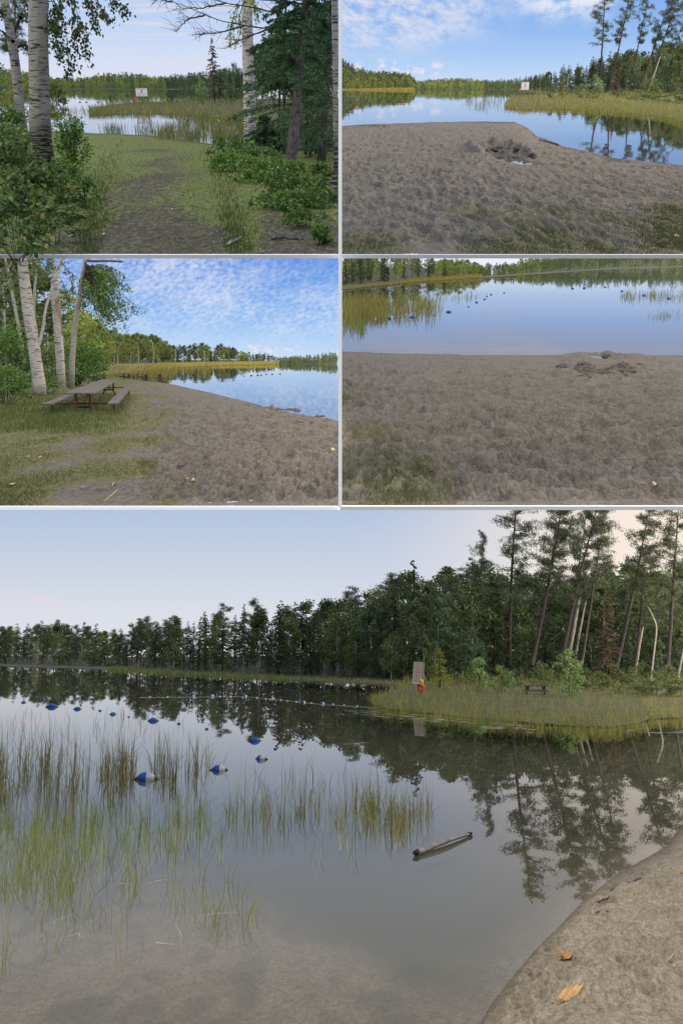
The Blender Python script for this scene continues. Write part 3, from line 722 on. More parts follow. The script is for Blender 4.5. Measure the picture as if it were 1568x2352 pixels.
def g_pine(h, seed, crown=.5, rad=2.2, nb=34, tuft=26, trunk_r=None, side=1.0, tl=.22):
    r = np.random.default_rng(seed); t = MB(); c = MB()
    n = 12; zs = np.linspace(-.4, h, n); cur = r.normal(size=2) * .25
    tr = trunk_r or h * .0105
    path = np.stack([cur[0] * np.sin(zs / h * 3) , cur[1] * np.sin(zs / h * 2.3), zs], 1)
    t.tube(path, tr * np.clip(1.05 - (zs / h) ** 1.4, .1, 1.2), 9, True, 0, .12, seed)
    at = lambda z: np.array([np.interp(z, zs, path[:, 0]), np.interp(z, zs, path[:, 1]), z])
    P = []; Dn = []
    for i in range(nb):
        u = (i + r.random()) / nb; z = h * (1 - crown + crown * .99 * u)
        prof = math.sin(min(1, (1 - u) * 1.05 + .08) ** .7 * 2.1) if u > .0 else .5
        L = rad * (.3 + .85 * r.random()) * max(.15, prof); az = r.random() * 6.28
        d = np.array([math.cos(az), math.sin(az), 0]); up = -.15 + .45 * r.random() + .5 * u
        b0 = at(z); pts = [b0 + d * L * s + np.array([0, 0, up * L * s ** 1.6]) + r.normal(size=3) * .06 * L * s for s in (0, .35, .7, 1)]
        c.tube(pts, [.035 + .012 * L, .03, .02, .008], 4, False, 1)
        for s in (.4, .55, .7, .8, .9, 1.0):
            if r.random() < .12: continue
            k = 1 + int(L > 1)
            for _ in range(k):
                q = b0 + d * L * s + np.array([0, 0, up * L * s ** 1.6]) + r.normal(size=3) * .17 * L * np.array([1, 1, .5])
                P.append(q); Dn.append(d * .6 + np.array([0, 0, .4]))
                if r.random() < .5: c.tube([b0 + d * L * s * .8 + np.array([0, 0, up * L * (s * .8) ** 1.6]), q], [.014, .006], 3, False, 1)
    for i in range(int(nb * .5)):
        z = h * (.25 + (1 - crown - .25) * r.random()) if crown < .75 else h * .2 * r.random() + .5
        az = r.random() * 6.28; L = rad * (.15 + .35 * r.random()); d = np.array([math.cos(az), math.sin(az), -.25 + .4 * r.random()])
        c.tube([at(z), at(z) + d * L * .6 + r.normal(size=3) * .05, at(z) + d * L + np.array([0, 0, -.1 * L])], [.025, .016, .005], 3, False, 1)
    P = np.array(P); Dn = np.array(Dn)
    pp = np.repeat(P, tuft, 0); dd = np.repeat(Dn, tuft, 0) + r.normal(size=(len(P) * tuft, 3)) * .9
    pp = pp + r.normal(size=pp.shape) * np.array([.17, .17, .09]) * (tl / .22)
    c.rhomb(pp, dd, tl * (.6 + .6 * r.random(len(pp))), tl * .26, r)
    return t, c

def g_broad(h, w, seed, n=2200, leaf=.26, low=.22, trunk_r=None, clumps=46):
    r = np.random.default_rng(seed); t = MB(); c = MB()
    zs = np.linspace(-.3, h * .9, 7); tr = trunk_r or h * .011
    path = np.stack([r.normal() * .12 * np.sin(zs / h * 3), r.normal() * .12 * np.sin(zs / h * 2.4), zs], 1)
    t.tube(path, tr * np.clip(1.05 - zs / h, .12, 1.1), 7)
    C = []; R = []
    for i in range(clumps):
        u = r.random() ** .85; z = h * (low + (1 - low) * u)
        prof = math.sin(math.pi * min(.97, (u * .86 + .14))) ** .6
        a = r.random() * 6.28; q = math.sqrt(r.random()) * w * .5 * prof
        C.append((q * math.cos(a), q * math.sin(a), z)); R.append(w * (.1 + .11 * r.random()))
        zz = max(.1, z - .35 * q - .25)
        b0 = np.array([np.interp(zz, zs, path[:, 0]), np.interp(zz, zs, path[:, 1]), zz])
        if i % 2 == 0: c.tube([b0, (b0 + np.array(C[-1])) / 2 + np.array([0, 0, .1]), C[-1]], [tr * .3, tr * .2, tr * .06], 4, False, 1)
    C = np.array(C); R = np.array(R)
    k = r.integers(0, clumps, n)
    off = nrm(r.normal(size=(n, 3))) * (r.random((n, 1)) ** .45) * np.array([1, 1, .75])
    pos = C[k] + off * R[k][:, None]
    d = off * .5 + r.normal(size=(n, 3)) * .6 + np.array([0, 0, -.3])
    c.rhomb(pos, d, leaf * (.6 + .7 * r.random(n)), leaf * .7, r)
    return t, c

def g_snag(h, rad, seed, nb=4, top=.4):
    r = np.random.default_rng(seed); t = MB(); c = MB()
    zs = np.linspace(-.3, h, 9)
    p = np.stack([np.cumsum(r.normal(size=9)) * h * .008, np.cumsum(r.normal(size=9)) * h * .008, zs], 1)
    t.tube(p, rad * np.linspace(1.1, top, 9), 8)
    for i in range(nb):
        j = r.integers(4, 9); a = r.random() * 6.28; L = h * (.08 + .12 * r.random())
        c.tube([p[j], p[j] + np.array([math.cos(a) * L * .5, math.sin(a) * L * .5, L * .4]), p[j] + np.array([math.cos(a) * L * .7, math.sin(a) * L * .7, L])], [rad * .35, rad * .25, rad * .08], 4, False, 1)
    return t, c

PROTO = {}
def proto(key, gen, bark, leafm, h):
    t, c = gen
    parts = [('trunk', t.mesh(key + '_trunk', MT[bark], True))]
    if c is not None: parts.append(('crown', c.mesh(key + '_crown', [MT[leafm or bark], MT[bark]])))
    PROTO[key] = (h, parts)
for i in range(4): proto('spruce%d' % i, g_spruce(10, 1.5 + .25 * i, 20 + i, .85), 'bark', 'spruce', 10)
for i in range(3): proto('dead%d' % i, g_dead(8, 1.3, 30 + i), 'deadwood', 'deadwood', 8)
for i in range(4): proto('fpine%d' % i, g_pine(12, 40 + i, .55 + .1 * (i % 2), 1.7, 26, 22, .13, tl=.3), 'pinebark', 'pine', 12)
for i in range(5): proto('broad%d' % i, g_broad(9, 3.6 + .3 * i, 50 + i, 1700, .34, .15 + .05 * (i % 3)), 'birch', 'broad', 9)
for i in range(4): proto('tpine%d' % i, g_pine(22, 60 + i, .6, 2.5, 46, 30, .21, tl=.26), 'pinebark', 'pine', 22)
for i in range(3): proto('shrub%d' % i, g_broad(3, 2.2 - .4 * i, 70 + i, 1100, .17, .05, .03, 30), 'bark', 'sapling', 3)
for i in range(2): proto('snag%d' % i, g_snag(8, .14, 80 + i), 'birch_white', None, 8)
for i in range(2): proto('larch%d' % i, g_spruce(4, 1.25, 90 + i, 1.5, .05, .26, .07), 'bark', 'larch', 4)

def clip_mesh(V, me, M):
    """a mesh as it is, or a copy without the faces that would run into the partition beside the view"""
    if V.lim[0] < -1e8 and V.lim[1] > 1e8: return me
    n = len(me.vertices); co = np.empty(n * 3); me.vertices.foreach_get('co', co); co = co.reshape(n, 3)
    A = np.array(M); w = co @ A[:3, :3].T + A[:3, 3]
    u, _ = topx(V, w[:, 0], w[:, 1], w[:, 2]); bad = (u < V.lim[0]) | (u > V.lim[1])
    if not bad.any(): return me
    nl = len(me.loops); vi = np.empty(nl, int); me.loops.foreach_get('vertex_index', vi)
    npoly = len(me.polygons); tot = np.empty(npoly, int); me.polygons.foreach_get('loop_total', tot); mi = np.empty(npoly, int); me.polygons.foreach_get('material_index', mi)
    st = np.concatenate([[0], np.cumsum(tot)[:-1]]); kb = np.add.reduceat(bad[vi].astype(int), st) == 0
    b = MB(); b.v = [co]; b.n = n
    for k in np.unique(tot):
        for q in np.unique(mi):
            sel = np.where((tot == k) & (mi == q) & kb)[0]
            if len(sel): b.f.append(vi[st[sel][:, None] + np.arange(k)]); b.m.append(q)
    used = np.zeros(n, bool)
    for f in b.f: used[f.ravel()] = True
    idx = np.cumsum(used) - 1; b.v = [co[used]]; b.f = [idx[f] for f in b.f]
    return b.mesh(me.name, list(me.materials), bool(len(me.polygons)) and me.polygons[0].use_smooth)
def addpart(V, e, name, me):
    bpy.context.view_layer.update() if False else None
    return link(name, clip_mesh(V, me, V.M.inverted() @ e.matrix_basis), e)

def plant(V, key, name, label, cat, p, h, rz=None, group=None, mat=None, lean=(0, 0), sxy=None, bark=None):
    h0, parts = PROTO[key]; s = h / h0; q = (sxy or 1) * s
    e = V.thing(name, label, cat, p, rnd.random() * 6.28 if rz is None else rz, (q, q, s), lean, group)
    for nm, me in parts:
        o = addpart(V, e, nm, me)
        if len(o.data.polygons) == 0: bpy.data.objects.remove(o); continue
        m = mat if nm == 'crown' else bark
        if m:
            o.material_slots[0].link = 'OBJECT'; o.material_slots[0].material = MT[m]
    return e

SPEC = {'spruce': (['spruce0', 'spruce1', 'spruce2', 'spruce3'], 'spruce_tree', 'spruce', None),
        'pine': (['fpine0', 'fpine1', 'fpine2', 'fpine3'], 'pine_tree', 'pine tree', None),
        'broad': (['broad0', 'broad1', 'broad2', 'broad3', 'broad4'], 'leafy_tree', 'leafy tree', None),
        'blue': (['broad0', 'broad1', 'broad2', 'broad3', 'broad4'], 'leafy_tree', 'leafy tree', 'broad_blue'),
        'lit': (['broad0', 'broad1', 'broad2', 'broad3', 'broad4'], 'leafy_tree', 'leafy tree', 'broad_lit'),
        'dead': (['dead0', 'dead1', 'dead2'], 'dead_tree', 'dead tree', None)}
ZONES = {}
def slope_z(V, u, D, p0, fb, ft, rise):
    ht = (float(fb(u)) - float(ft(u))) * V.px_size(p0)
    return rise * ht * min(1.0, max(0.0, D / p0[1] - 1.0) / .8)
def forest(V, base, top, us, mixf, where, depth=(0, 1), lo=(.7, 1.0), rise=0.3, sxy=1.25, row=''):
    """trees along a shore: base and top are picture profiles; mixf(u, row) -> species; where: label tail"""
    fb, ft = interp(base), interp(top)
    for k, (u, d) in enumerate(us):
        p0 = V.P(u, float(fb(u)), 0); D = p0[1] * (1 + depth[0] + (depth[1] - depth[0]) * d)
        p = np.array([p0[0] * D / p0[1], D, slope_z(V, u, D, p0, fb, ft, rise)])
        m = V.px_size(p); _, pyb = topx(V, p[0], p[1], p[2])
        k_ = lo[0] + (lo[1] - lo[0]) * rnd.random()
        h = max(1.5, (pyb - float(ft(u))) * m * k_)
        sp = mixf(u, d)
        keys, nm, cat, mat = SPEC[sp]
        if sp == 'dead': h *= .62
        lb = {'spruce': 'dark green spruce', 'pine': 'ragged dark pine', 'broad': 'green leafy tree', 'blue': 'blue green leafy tree', 'lit': 'yellow green leafy tree', 'dead': 'bare grey dead spruce'}[sp]
        zn = [z for lim, z in ZONES[V] if u < lim][0]
        lab = (lb + ' ' + row + ' ' + zn).replace('  ', ' ')
        grp = 'trees ' + zn + ' ' + row
        if len(lab.split()) > 16: lab = (lb + ' ' + zn); grp = 'trees ' + zn
        w = sxy * (.85 + .3 * rnd.random())
        w *= min(2.4, max(1.0, (14 * m) / (.3 * h))) if sp not in ('dead', 'spruce', 'pine') else 1
        if sp in ('spruce', 'pine'): h *= rnd.uniform(.9, 1.16)
        plant(V, rnd.choice(keys), nm, lab, cat, p, h, None, grp, mat, (rnd.gauss(0, .02), 0), w)
def scatter(u0, u1, n, rows=1):
    out = []
    for i in range(n):
        out.append((u0 + (u1 - u0) * (i + rnd.random()) / n, ((i * 0.618) % 1)))
    out.sort(key=lambda q: -q[1]); return out

def wooded_hill(V, shore, top, n, treepx, conif, mats, label, depthf=.5, seed=0, lobes=70, cols=None, bright=None):
    r = np.random.default_rng(seed)
    fs, ft = interp(shore), interp(top); u0, u1 = shore[0][0], shore[-1][0]
    def pt(u, v, drop=0.0):
        D = V.P(u, float(fs(u)), 0)[1]
        py = fs(u) + (min(float(ft(u)) + treepx * .75, float(fs(u)) - .2) - fs(u)) * v + drop
        return V.at(u, float(py), D * (1 + depthf * v))
    nu, nv = 60, 8; b = MB(); pts = []
    for i in range(nu):
        for j in range(nv):
            pts.append(pt(u0 + (u1 - u0) * i / (nu - 1), j / (nv - 1)) - (np.array([0, 0, .6]) if j == 0 else 0))
    b.add(pts, [(i * nv + j, (i + 1) * nv + j, (i + 1) * nv + j + 1, i * nv + j + 1) for i in range(nu - 1) for j in range(nv - 1)])
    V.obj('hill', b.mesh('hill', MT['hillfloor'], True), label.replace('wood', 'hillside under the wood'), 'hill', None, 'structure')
    b = MB()
    for k in range(n):
        u = u0 + (u1 - u0) * r.random(); v = r.random() ** .9
        p = pt(u, v); m = V.px_size(p); h = treepx * m * (.6 + .6 * r.random()); 
        cf = r.random() < conif(u, v)
        q = lobes
        z = r.random(q); a = r.random(q) * 6.28
        if cf:
            rr = h * .17 * (1 - z) ** .8 * np.sqrt(r.random(q)) + .02 * h
            h *= 1.12
        else:
            rr = h * .42 * np.sin(np.pi * np.clip(z * .85 + .13, 0, 1)) ** .7 * np.sqrt(r.random(q))
        pos = p + np.stack([rr * np.cos(a), rr * np.sin(a), z * h], 1)
        mi = 0 if cf else (1 if r.random() > (bright(u, v) if bright else .5) else 2)  # bright: share of leafy trees given the painted sunlit leaf colour
        b.rhomb(pos, r.normal(size=(q, 3)) + np.array([0, 0, -.4 if cf else 0]), h * (.15 if cf else .17), h * (.06 if cf else .13), r, mi)
    return V.obj('forest', b.mesh('forest', [MT[q] for q in mats]), label, 'forest', None, 'stuff')

def bank(V, front, back, label, z=.12, mat='bankfloor', n=60):
    ff, fb = interp(front), interp(back); u0, u1 = front[0][0], front[-1][0]; pts = []; nv = 7
    for i in range(n):
        u = u0 + (u1 - u0) * i / (n - 1)
        a = V.P(u, float(ff(u)), 0); c = V.P(u, float(fb(u)), 0)
        for j in range(nv):
            t = j / (nv - 1); p = a * (1 - t) + c * t
            p[2] = -.06 + (z + .06) * math.sin(math.pi * min(max(t, .02), .98)) ** .5 + .04 * rnd.random(); pts.append(p)
    b = MB().add(pts, [(i * nv + j, (i + 1) * nv + j, (i + 1) * nv + j + 1, i * nv + j + 1) for i in range(n - 1) for j in range(nv - 1)])
    V.obj('bank', b.mesh('bank', MT[mat], True), label, 'bank', None, 'structure')
    return ff, fb

def reeds(V, pts, hpx, wpx, bend, mat, label, cat='reeds', seed=0, name='reeds'):
    """pts: (n,2) picture points of the stem feet; hpx, wpx: sizes in picture units"""
    r = np.random.default_rng(seed); pts = np.asarray(pts)
    pts = pts[(pts[:, 0] > V.lim[0] + 2) & (pts[:, 0] < V.lim[1] - 2)]; n = len(pts)
    pos = V.Pv(pts[:, 0], pts[:, 1], np.zeros(n)); z = V.gz(pos[:, 0], pos[:, 1])
    pos = np.where((z > .02)[:, None], V.Gv(pts[:, 0], pts[:, 1]), np.stack([pos[:, 0], pos[:, 1], np.maximum(z, -.25)], 1))
    m = (pos[:, 1] * math.cos(V.a) - (pos[:, 2] - V.H) * math.sin(V.a)) / F
    h = m * hpx(r, n) + np.maximum(0, -pos[:, 2]); w = m * wpx
    b = MB().blades(pos, h, w, bend(r, n), r)
    return V.obj(name, b.mesh(name, MT[mat]), label, cat, None, 'stuff')
def clumped(regions, seed):
    """regions: (u0,u1,v0,v1,clumps,per,su,sv)"""
    r = np.random.default_rng(seed); out = []
    for (u0, u1, v0, v1, nc, per, su, sv) in regions:
        cu = u0 + (u1 - u0) * r.random(nc); cv = v0 + (v1 - v0) * r.random(nc)
        out.append(np.stack([np.repeat(cu, per) + r.normal(size=nc * per) * su, np.repeat(cv, per) + r.normal(size=nc * per) * sv], 1))
    return np.concatenate(out)
U = lambda a, b: (lambda r, n: a + (b - a) * r.random(n))
# ================================================================== BOTTOM PICTURE
HB5 = [(-80, 1524), (0, 1526), (180, 1531), (290, 1535), (420, 1543), (560, 1550), (700, 1556), (850, 1562), (920, 1567), (1000, 1568), (1100, 1566), (1300, 1562), (1640, 1562)]
TP5 = [(-80, 1442), (0, 1442), (60, 1440), (100, 1434), (175, 1430), (210, 1442), (280, 1450), (310, 1425), (350, 1428), (440, 1412), (510, 1398), (580, 1388), (650, 1372), (700, 1386), (740, 1378), (780, 1384), (850, 1348), (880, 1352), (920, 1328), (970, 1314), (1000, 1328), (1030, 1294), (1060, 1315), (1100, 1290), (1140, 1310), (1200, 1318), (1280, 1330), (1350, 1318), (1450, 1295), (1640, 1290)]
# rising forest floor behind the shore
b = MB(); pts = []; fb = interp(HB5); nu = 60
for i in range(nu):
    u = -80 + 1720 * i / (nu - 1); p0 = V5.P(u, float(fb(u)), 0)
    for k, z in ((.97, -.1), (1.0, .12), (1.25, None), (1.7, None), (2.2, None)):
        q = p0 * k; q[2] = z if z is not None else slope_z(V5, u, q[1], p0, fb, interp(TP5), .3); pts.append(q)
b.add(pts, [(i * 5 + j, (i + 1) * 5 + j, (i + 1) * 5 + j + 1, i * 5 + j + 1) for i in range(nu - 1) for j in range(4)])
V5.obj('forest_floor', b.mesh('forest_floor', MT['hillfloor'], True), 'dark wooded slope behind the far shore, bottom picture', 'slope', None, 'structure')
def mix5(u, d):
    q = rnd.random()
    if u < 300: return 'broad' if q < .25 else 'spruce' if q < .66 else 'pine' if q < .84 else 'dead' if q < .93 else 'lit'
    if u < 680: return 'spruce' if q < .52 else 'pine' if q < .76 else 'dead' if q < .9 else 'broad'
    if u < 850: return 'broad' if q < .42 else 'lit' if q < .52 else 'spruce' if q < .8 else 'pine'
    return 'broad' if q < .3 else 'lit' if q < .33 else 'spruce' if q < .62 else 'pine' if q < .84 else 'blue'
ZONES[V5] = [(150, 'above the outer buoys of the bottom picture'), (330, 'at the low gap in the treeline, bottom picture'), (520, 'among grey dead trees, bottom picture'), (690, 'above the far float line, bottom picture'),
             (850, 'behind the bare white snags, bottom picture'), (1000, 'behind the plywood notice board'), (1170, 'behind the young larch and saplings'), (1350, 'between the tall leaning pines'), (1900, 'behind the brown spruce and white birches')]
forest(V5, HB5, TP5, scatter(-60, 1620, 130), mix5, '', (.25, .8), (.88, 1.02), .3, 1.15, 'at the back')
forest(V5, HB5, TP5, scatter(-60, 420, 46), mix5, '', (.05, .5), (.75, 1.0), .25, 1.3, 'in the middle row')
forest(V5, HB5, TP5, scatter(-60, 1620, 115), mix5, '', (.02, .22), (.55, .9), .3, 1.15, 'in the middle row')
forest(V5, HB5, [(u, (t + v) / 2 + 12) for (u, t), v in zip(TP5, [1524 + (u + 80) * .024 for u, _ in TP5])], scatter(-60, 1620, 120), lambda u, d: 'dead' if (rnd.random() < .4 and u < 800) else 'spruce' if rnd.random() < .75 else 'broad' if u < 1000 else 'blue', '', (.0, .08), (.6, 1.0), .3, 1.15, 'at the water edge')

def rootpt(V, px, py, z=0.05): return V.P(px, py, z)
def lean_of(V, p, h, tx, ty):
    """lean angle about the view axis so that the top of a tree of height h comes to picture column tx"""
    m = V.px_size(p); u, v = topx(V, p[0], p[1], p[2]); up = topx(V, p[0], p[1], p[2] + h)
    return math.atan2((tx - up[0]) * m, h)
def hero_pine(V, k, bx, by, tx, ty, label, over=1.0, sxy=1.0, group=None, bark=None):
    p = rootpt(V, bx, by); m = V.px_size(p); h = (by - ty) * m * over
    tx = bx + (tx - bx) * over
    ln = lean_of(V, p, h, tx, ty)
    return plant(V, 'tpine%d' % k, 'pine_tree', label, 'pine tree', p, h / math.cos(ln), None, group, None, (ln, 0), sxy, bark)
hero_pine(V5, 0, 1168, 1562, 1192, 1100, 'tall pine with a drooping open crown behind the leafy saplings, bottom picture', 1.0, 1.1)
hero_pine(V5, 1, 1213, 1564, 1300, 1080, 'tall leaning pine beyond the picnic table, bottom picture')
hero_pine(V5, 2, 1222, 1560, 1282, 1130, 'thin leaning pine close beside a thicker one, bottom picture', 1.0, .75)
hero_pine(V5, 3, 1278, 1566, 1392, 1100, 'strongly leaning tall pine beside the two grey snags, bottom picture', 1.0, .9)
hero_pine(V5, 0, 1290, 1562, 1352, 1140, 'thin pine leaning over the grey snags, bottom picture', 1.0, .6)
hero_pine(V5, 2, 1330, 1562, 1402, 1120, 'pale barked leaning pine above the grey snags, bottom picture', 1.0, .7, None, 'bark_grey')
hero_pine(V5, 1, 1408, 1566, 1500, 1110, 'tall pine leaning to the bright corner of the sky, bottom picture', 1.0, .95)
hero_pine(V5, 3, 1530, 1566, 1566, 1120, 'tall ragged pine at the edge of the bottom picture', 1.0, 1.1)
hero_pine(V5, 0, 1062, 1560, 1113, 1225, 'slim leaning pine above the plywood sign, bottom picture', 1.0, .8)
hero_pine(V5, 2, 1452, 1564, 1476, 1255, 'shorter dark pine among leafy trees, bottom picture', 1.0, 1.3)

def stem(V, pts, rpx, name, label, cat, mat, D=None, n=8, crown=None, group=None):
    """a bare trunk through picture points, standing at the first"""
    p0 = rootpt(V, *pts[0]) if D is None else V.at(pts[0][0], pts[0][1], D)
    p0 = np.array(p0, float)
    D = p0[1]; P = np.array([V.at(u, v, D) - p0 for u, v in pts]); m = V.px_size(p0)
    t = np.linspace(0, 1, 14); tt = np.linspace(0, 1, len(P))
    Q = np.stack([np.interp(t, tt, P[:, k]) for k in range(3)], 1)
    for _ in range(2): Q[1:-1] = (Q[:-2] + 2 * Q[1:-1] + Q[2:]) / 4
    Q[0, 2] -= .3
    b = MB().tube(Q, np.interp(t, np.linspace(0, 1, len(rpx)), np.array(rpx) * m), n, True, 0, .14, int(pts[0][0]))
    e = V.thing(name, label, cat, p0, group=group)
    addpart(V, e, 'trunk', b.mesh('trunk', MT[mat], True))
    return e, p0, m, D
stem(V5, [(1300, 1560), (1309, 1489), (1333, 1352)], [4.6, 4.4, 3.6], 'tree_snag', 'broken grey trunk, the thicker of two side by side', 'tree snag', 'deadwood')
stem(V5, [(1316, 1560), (1323, 1489), (1345, 1376)], [3.4, 3.2, 1.8], 'tree_snag', 'broken grey trunk, the thinner of two side by side', 'tree snag', 'deadwood')
stem(V5, [(1456, 1560), (1459, 1540), (1468, 1480), (1477, 1435)], [3, 2.7, 2.3, 1.6], 'birch_snag', 'white birch trunk leaning slightly, nearest the brown spruce', 'birch', 'birch_white')
stem(V5, [(1493, 1570), (1497, 1530), (1503, 1480), (1508, 1442), (1503, 1425), (1488, 1395)], [2.5, 2.2, 2, 2, 1.8, 1.1], 'birch_snag', 'thin crooked white birch trunk bending over at the top', 'birch', 'birch_white')
stem(V5, [(1554, 1572), (1560, 1535), (1569, 1490)], [2.8, 2.4, 2], 'birch_snag', 'white birch trunk cut by the picture edge, bottom picture', 'birch', 'birch_white')
stem(V5, [(704, 1548), (702, 1500), (699, 1455)], [2.6, 2.2, 1.2], 'birch_snag', 'bare white birch snag at the far water edge', 'birch', 'birch_white')
stem(V5, [(784, 1553), (781, 1530), (778, 1507)], [2.0, 1.6, 1.0], 'birch_snag', 'short bare white snag at the far water edge', 'birch', 'birch_white')
stem(V5, [(1183, 1545), (1174, 1500)], [1.6, 1.2], 'birch_snag', 'slender pale birch stem behind the leafy shrubs', 'birch', 'birch_white')
p = rootpt(V5, 1392, 1574); plant(V5, 'spruce3', 'spruce_tree', 'reddish brown dying spruce behind the grassy bank', 'spruce', p, (1574 - 1358) * V5.px_size(p), None, None, 'brown', (.05, 0), .9)

# grassy bank with sign, saplings and table
f5, k5 = bank(V5, [(850, 1622), (880, 1628), (1000, 1641), (1150, 1657), (1300, 1668), (1400, 1672), (1450, 1664), (1500, 1652), (1640, 1646)],
              [(850, 1619), (880, 1604), (930, 1572), (1000, 1570), (1100, 1568), (1640, 1566)], 'low boggy bank reaching into the lake, bottom picture', .22)
r = np.random.default_rng(11); n = 15000
uu = 850 + 740 * r.random(n) ** .95; tt = -.10 + 1.1 * r.random(n) ** 1.1; tt = np.where(tt < .06, tt - .12 * (fbm(uu / 22, uu * 0, 3, 3) - .5), tt)
pp = np.stack([uu, f5(uu) * (1 - tt) + k5(uu) * tt], 1)
reeds(V5, pp[: n // 2], lambda r, n: 8 + 34 * r.random(n) ** 1.8, 1.2, U(.1, .5), 'reed', 'tawny and green sedge covering the bank, bottom picture', 'sedge', 1, 'sedge')
reeds(V5, pp[n // 2:], lambda r, n: 8 + 28 * r.random(n) ** 1.8, 1.3, U(.1, .5), 'reed_green', 'bright green grass growing through the sedge, bottom picture', 'grass', 2, 'bank_grass')
# far shore grass
uu = np.linspace(250, 930, 3000) + r.normal(size=3000); pp = np.stack([uu, fb(uu) + 1 + 7 * r.random(3000)], 1)
reeds(V5, pp, lambda r, n: 5 + 7 * r.random(n), 1.6, U(.1, .5), 'reed_green', 'thin green grass fringe along the far shore', 'grass', 3, 'shore_grass')
bank(V5, [(-80, 1529), (0, 1530), (180, 1536), (290, 1541), (420, 1550), (560, 1557), (700, 1564), (850, 1571), (930, 1577)], [(-80, 1523), (0, 1524), (180, 1529), (290, 1533), (560, 1548), (930, 1566)], 'narrow mossy shore under the forest, bottom picture', .1)

def shrub(V, px, py, hpx, wpx, label, key=0, mat='sapling', cat='shrub', name='leafy_shrub', group=None, lean=0):
    p = V.P(px, py, .08); m = V.px_size(p); h = hpx * m
    w0 = {0: 2.2, 1: 1.8, 2: 1.4}[key] / 3
    return plant(V, 'shrub%d' % key, name, label, cat, p, h, None, group, mat, (lean, 0), (wpx / hpx) / w0)
p = V5.P(1010, 1588, .08); plant(V5, 'larch0', 'larch_sapling', 'yellow green young larch just beside the plywood sign', 'larch', p, 100 * V5.px_size(p), None, None, None, (0, 0), 1.1)
shrub(V5, 1100, 1594, 84, 44, 'slim pale green sapling, next to the young larch', 2)
shrub(V5, 1150, 1597, 68, 58, 'round pale green sapling between slim sapling and picnic table', 0)
shrub(V5, 1308, 1606, 112, 74, 'tall pale green sapling beside the far picnic table', 1)
for i, (x, y, h, w) in enumerate([(1440, 1600, 46, 80), (1505, 1604, 40, 90), (1560, 1606, 46, 70), (1240, 1580, 60, 60), (1375, 1592, 50, 60), (1050, 1580, 34, 50), (1180, 1584, 44, 50), (1345, 1590, 54, 50), (1410, 1586, 60, 60), (1475, 1586, 64, 70), (1535, 1588, 60, 70), (1085, 1578, 50, 44), (1270, 1584, 44, 50)]):
    shrub(V5, x, y, h, w, 'low green shrub ' + ['below the nearest white birch', 'below the crooked birch', 'at the picture edge of the sedge bank', 'just beyond the far picnic table', 'below the brown spruce', 'between larch and slim sapling', 'left of the far picnic table, behind it', 'beside the tall sapling, on its far side', 'right behind the brown spruce foot', 'between the two nearest white birches', 'between crooked birch and picture edge', 'behind the slim sapling', 'behind the tall sapling, on its near side'][i] + ', bottom picture', 0, 'broad')

# life ring and plywood sign
def ring(V, e, c, R, r0, mat, name, axis='x', n=18):
    th = np.linspace(0, 2 * np.pi, n + 1)
    pts = [(c[0] + (R * math.cos(a) if axis != 'x' else 0), c[1] + (R * math.cos(a) if axis == 'x' else 0), c[2] + R * math.sin(a)) for a in th]
    return link(name, MB().tube(pts, r0, 8, False).mesh(name, MT[mat], True), e)
p = V5.P(957, 1602, .05); m = V5.px_size(p)
e = V5.thing('notice_board', 'plywood backed notice board on two grey posts at the bank tip', 'notice board', p, math.radians(-71), 1, (math.radians(5), 0))
for x in (-.45, .45): link('post', MB().box((x, 0, 37 * m), (.11, .11, 86 * m), 0, .01).mesh('post', MT['greypost']), e)
for k in range(2): link('panel', MB().box((0, -.075, (45 + 24 * k) * m + .0), (1.0, .02, 23.4 * m), 0, .004).mesh('panel', MT['plywood']), e)
link('rail', MB().box((0, -.06, 32 * m), (1.05, .05, .06), 0, .008).mesh('rail', MT['signwhite']), e)
p2 = p + np.array([.12, -.75, 24 * m])
e = V5.thing('life_ring', 'red life ring hanging on the plywood notice board, bottom picture', 'life ring', p2, -.95)
ring(V5, e, (0, 0, 0), .16, .075, 'red', 'ring', 'y')
ring(V5, e, (.07, -.03, .24), .1, .05, 'yellow', 'rope_coil', 'y', 12)

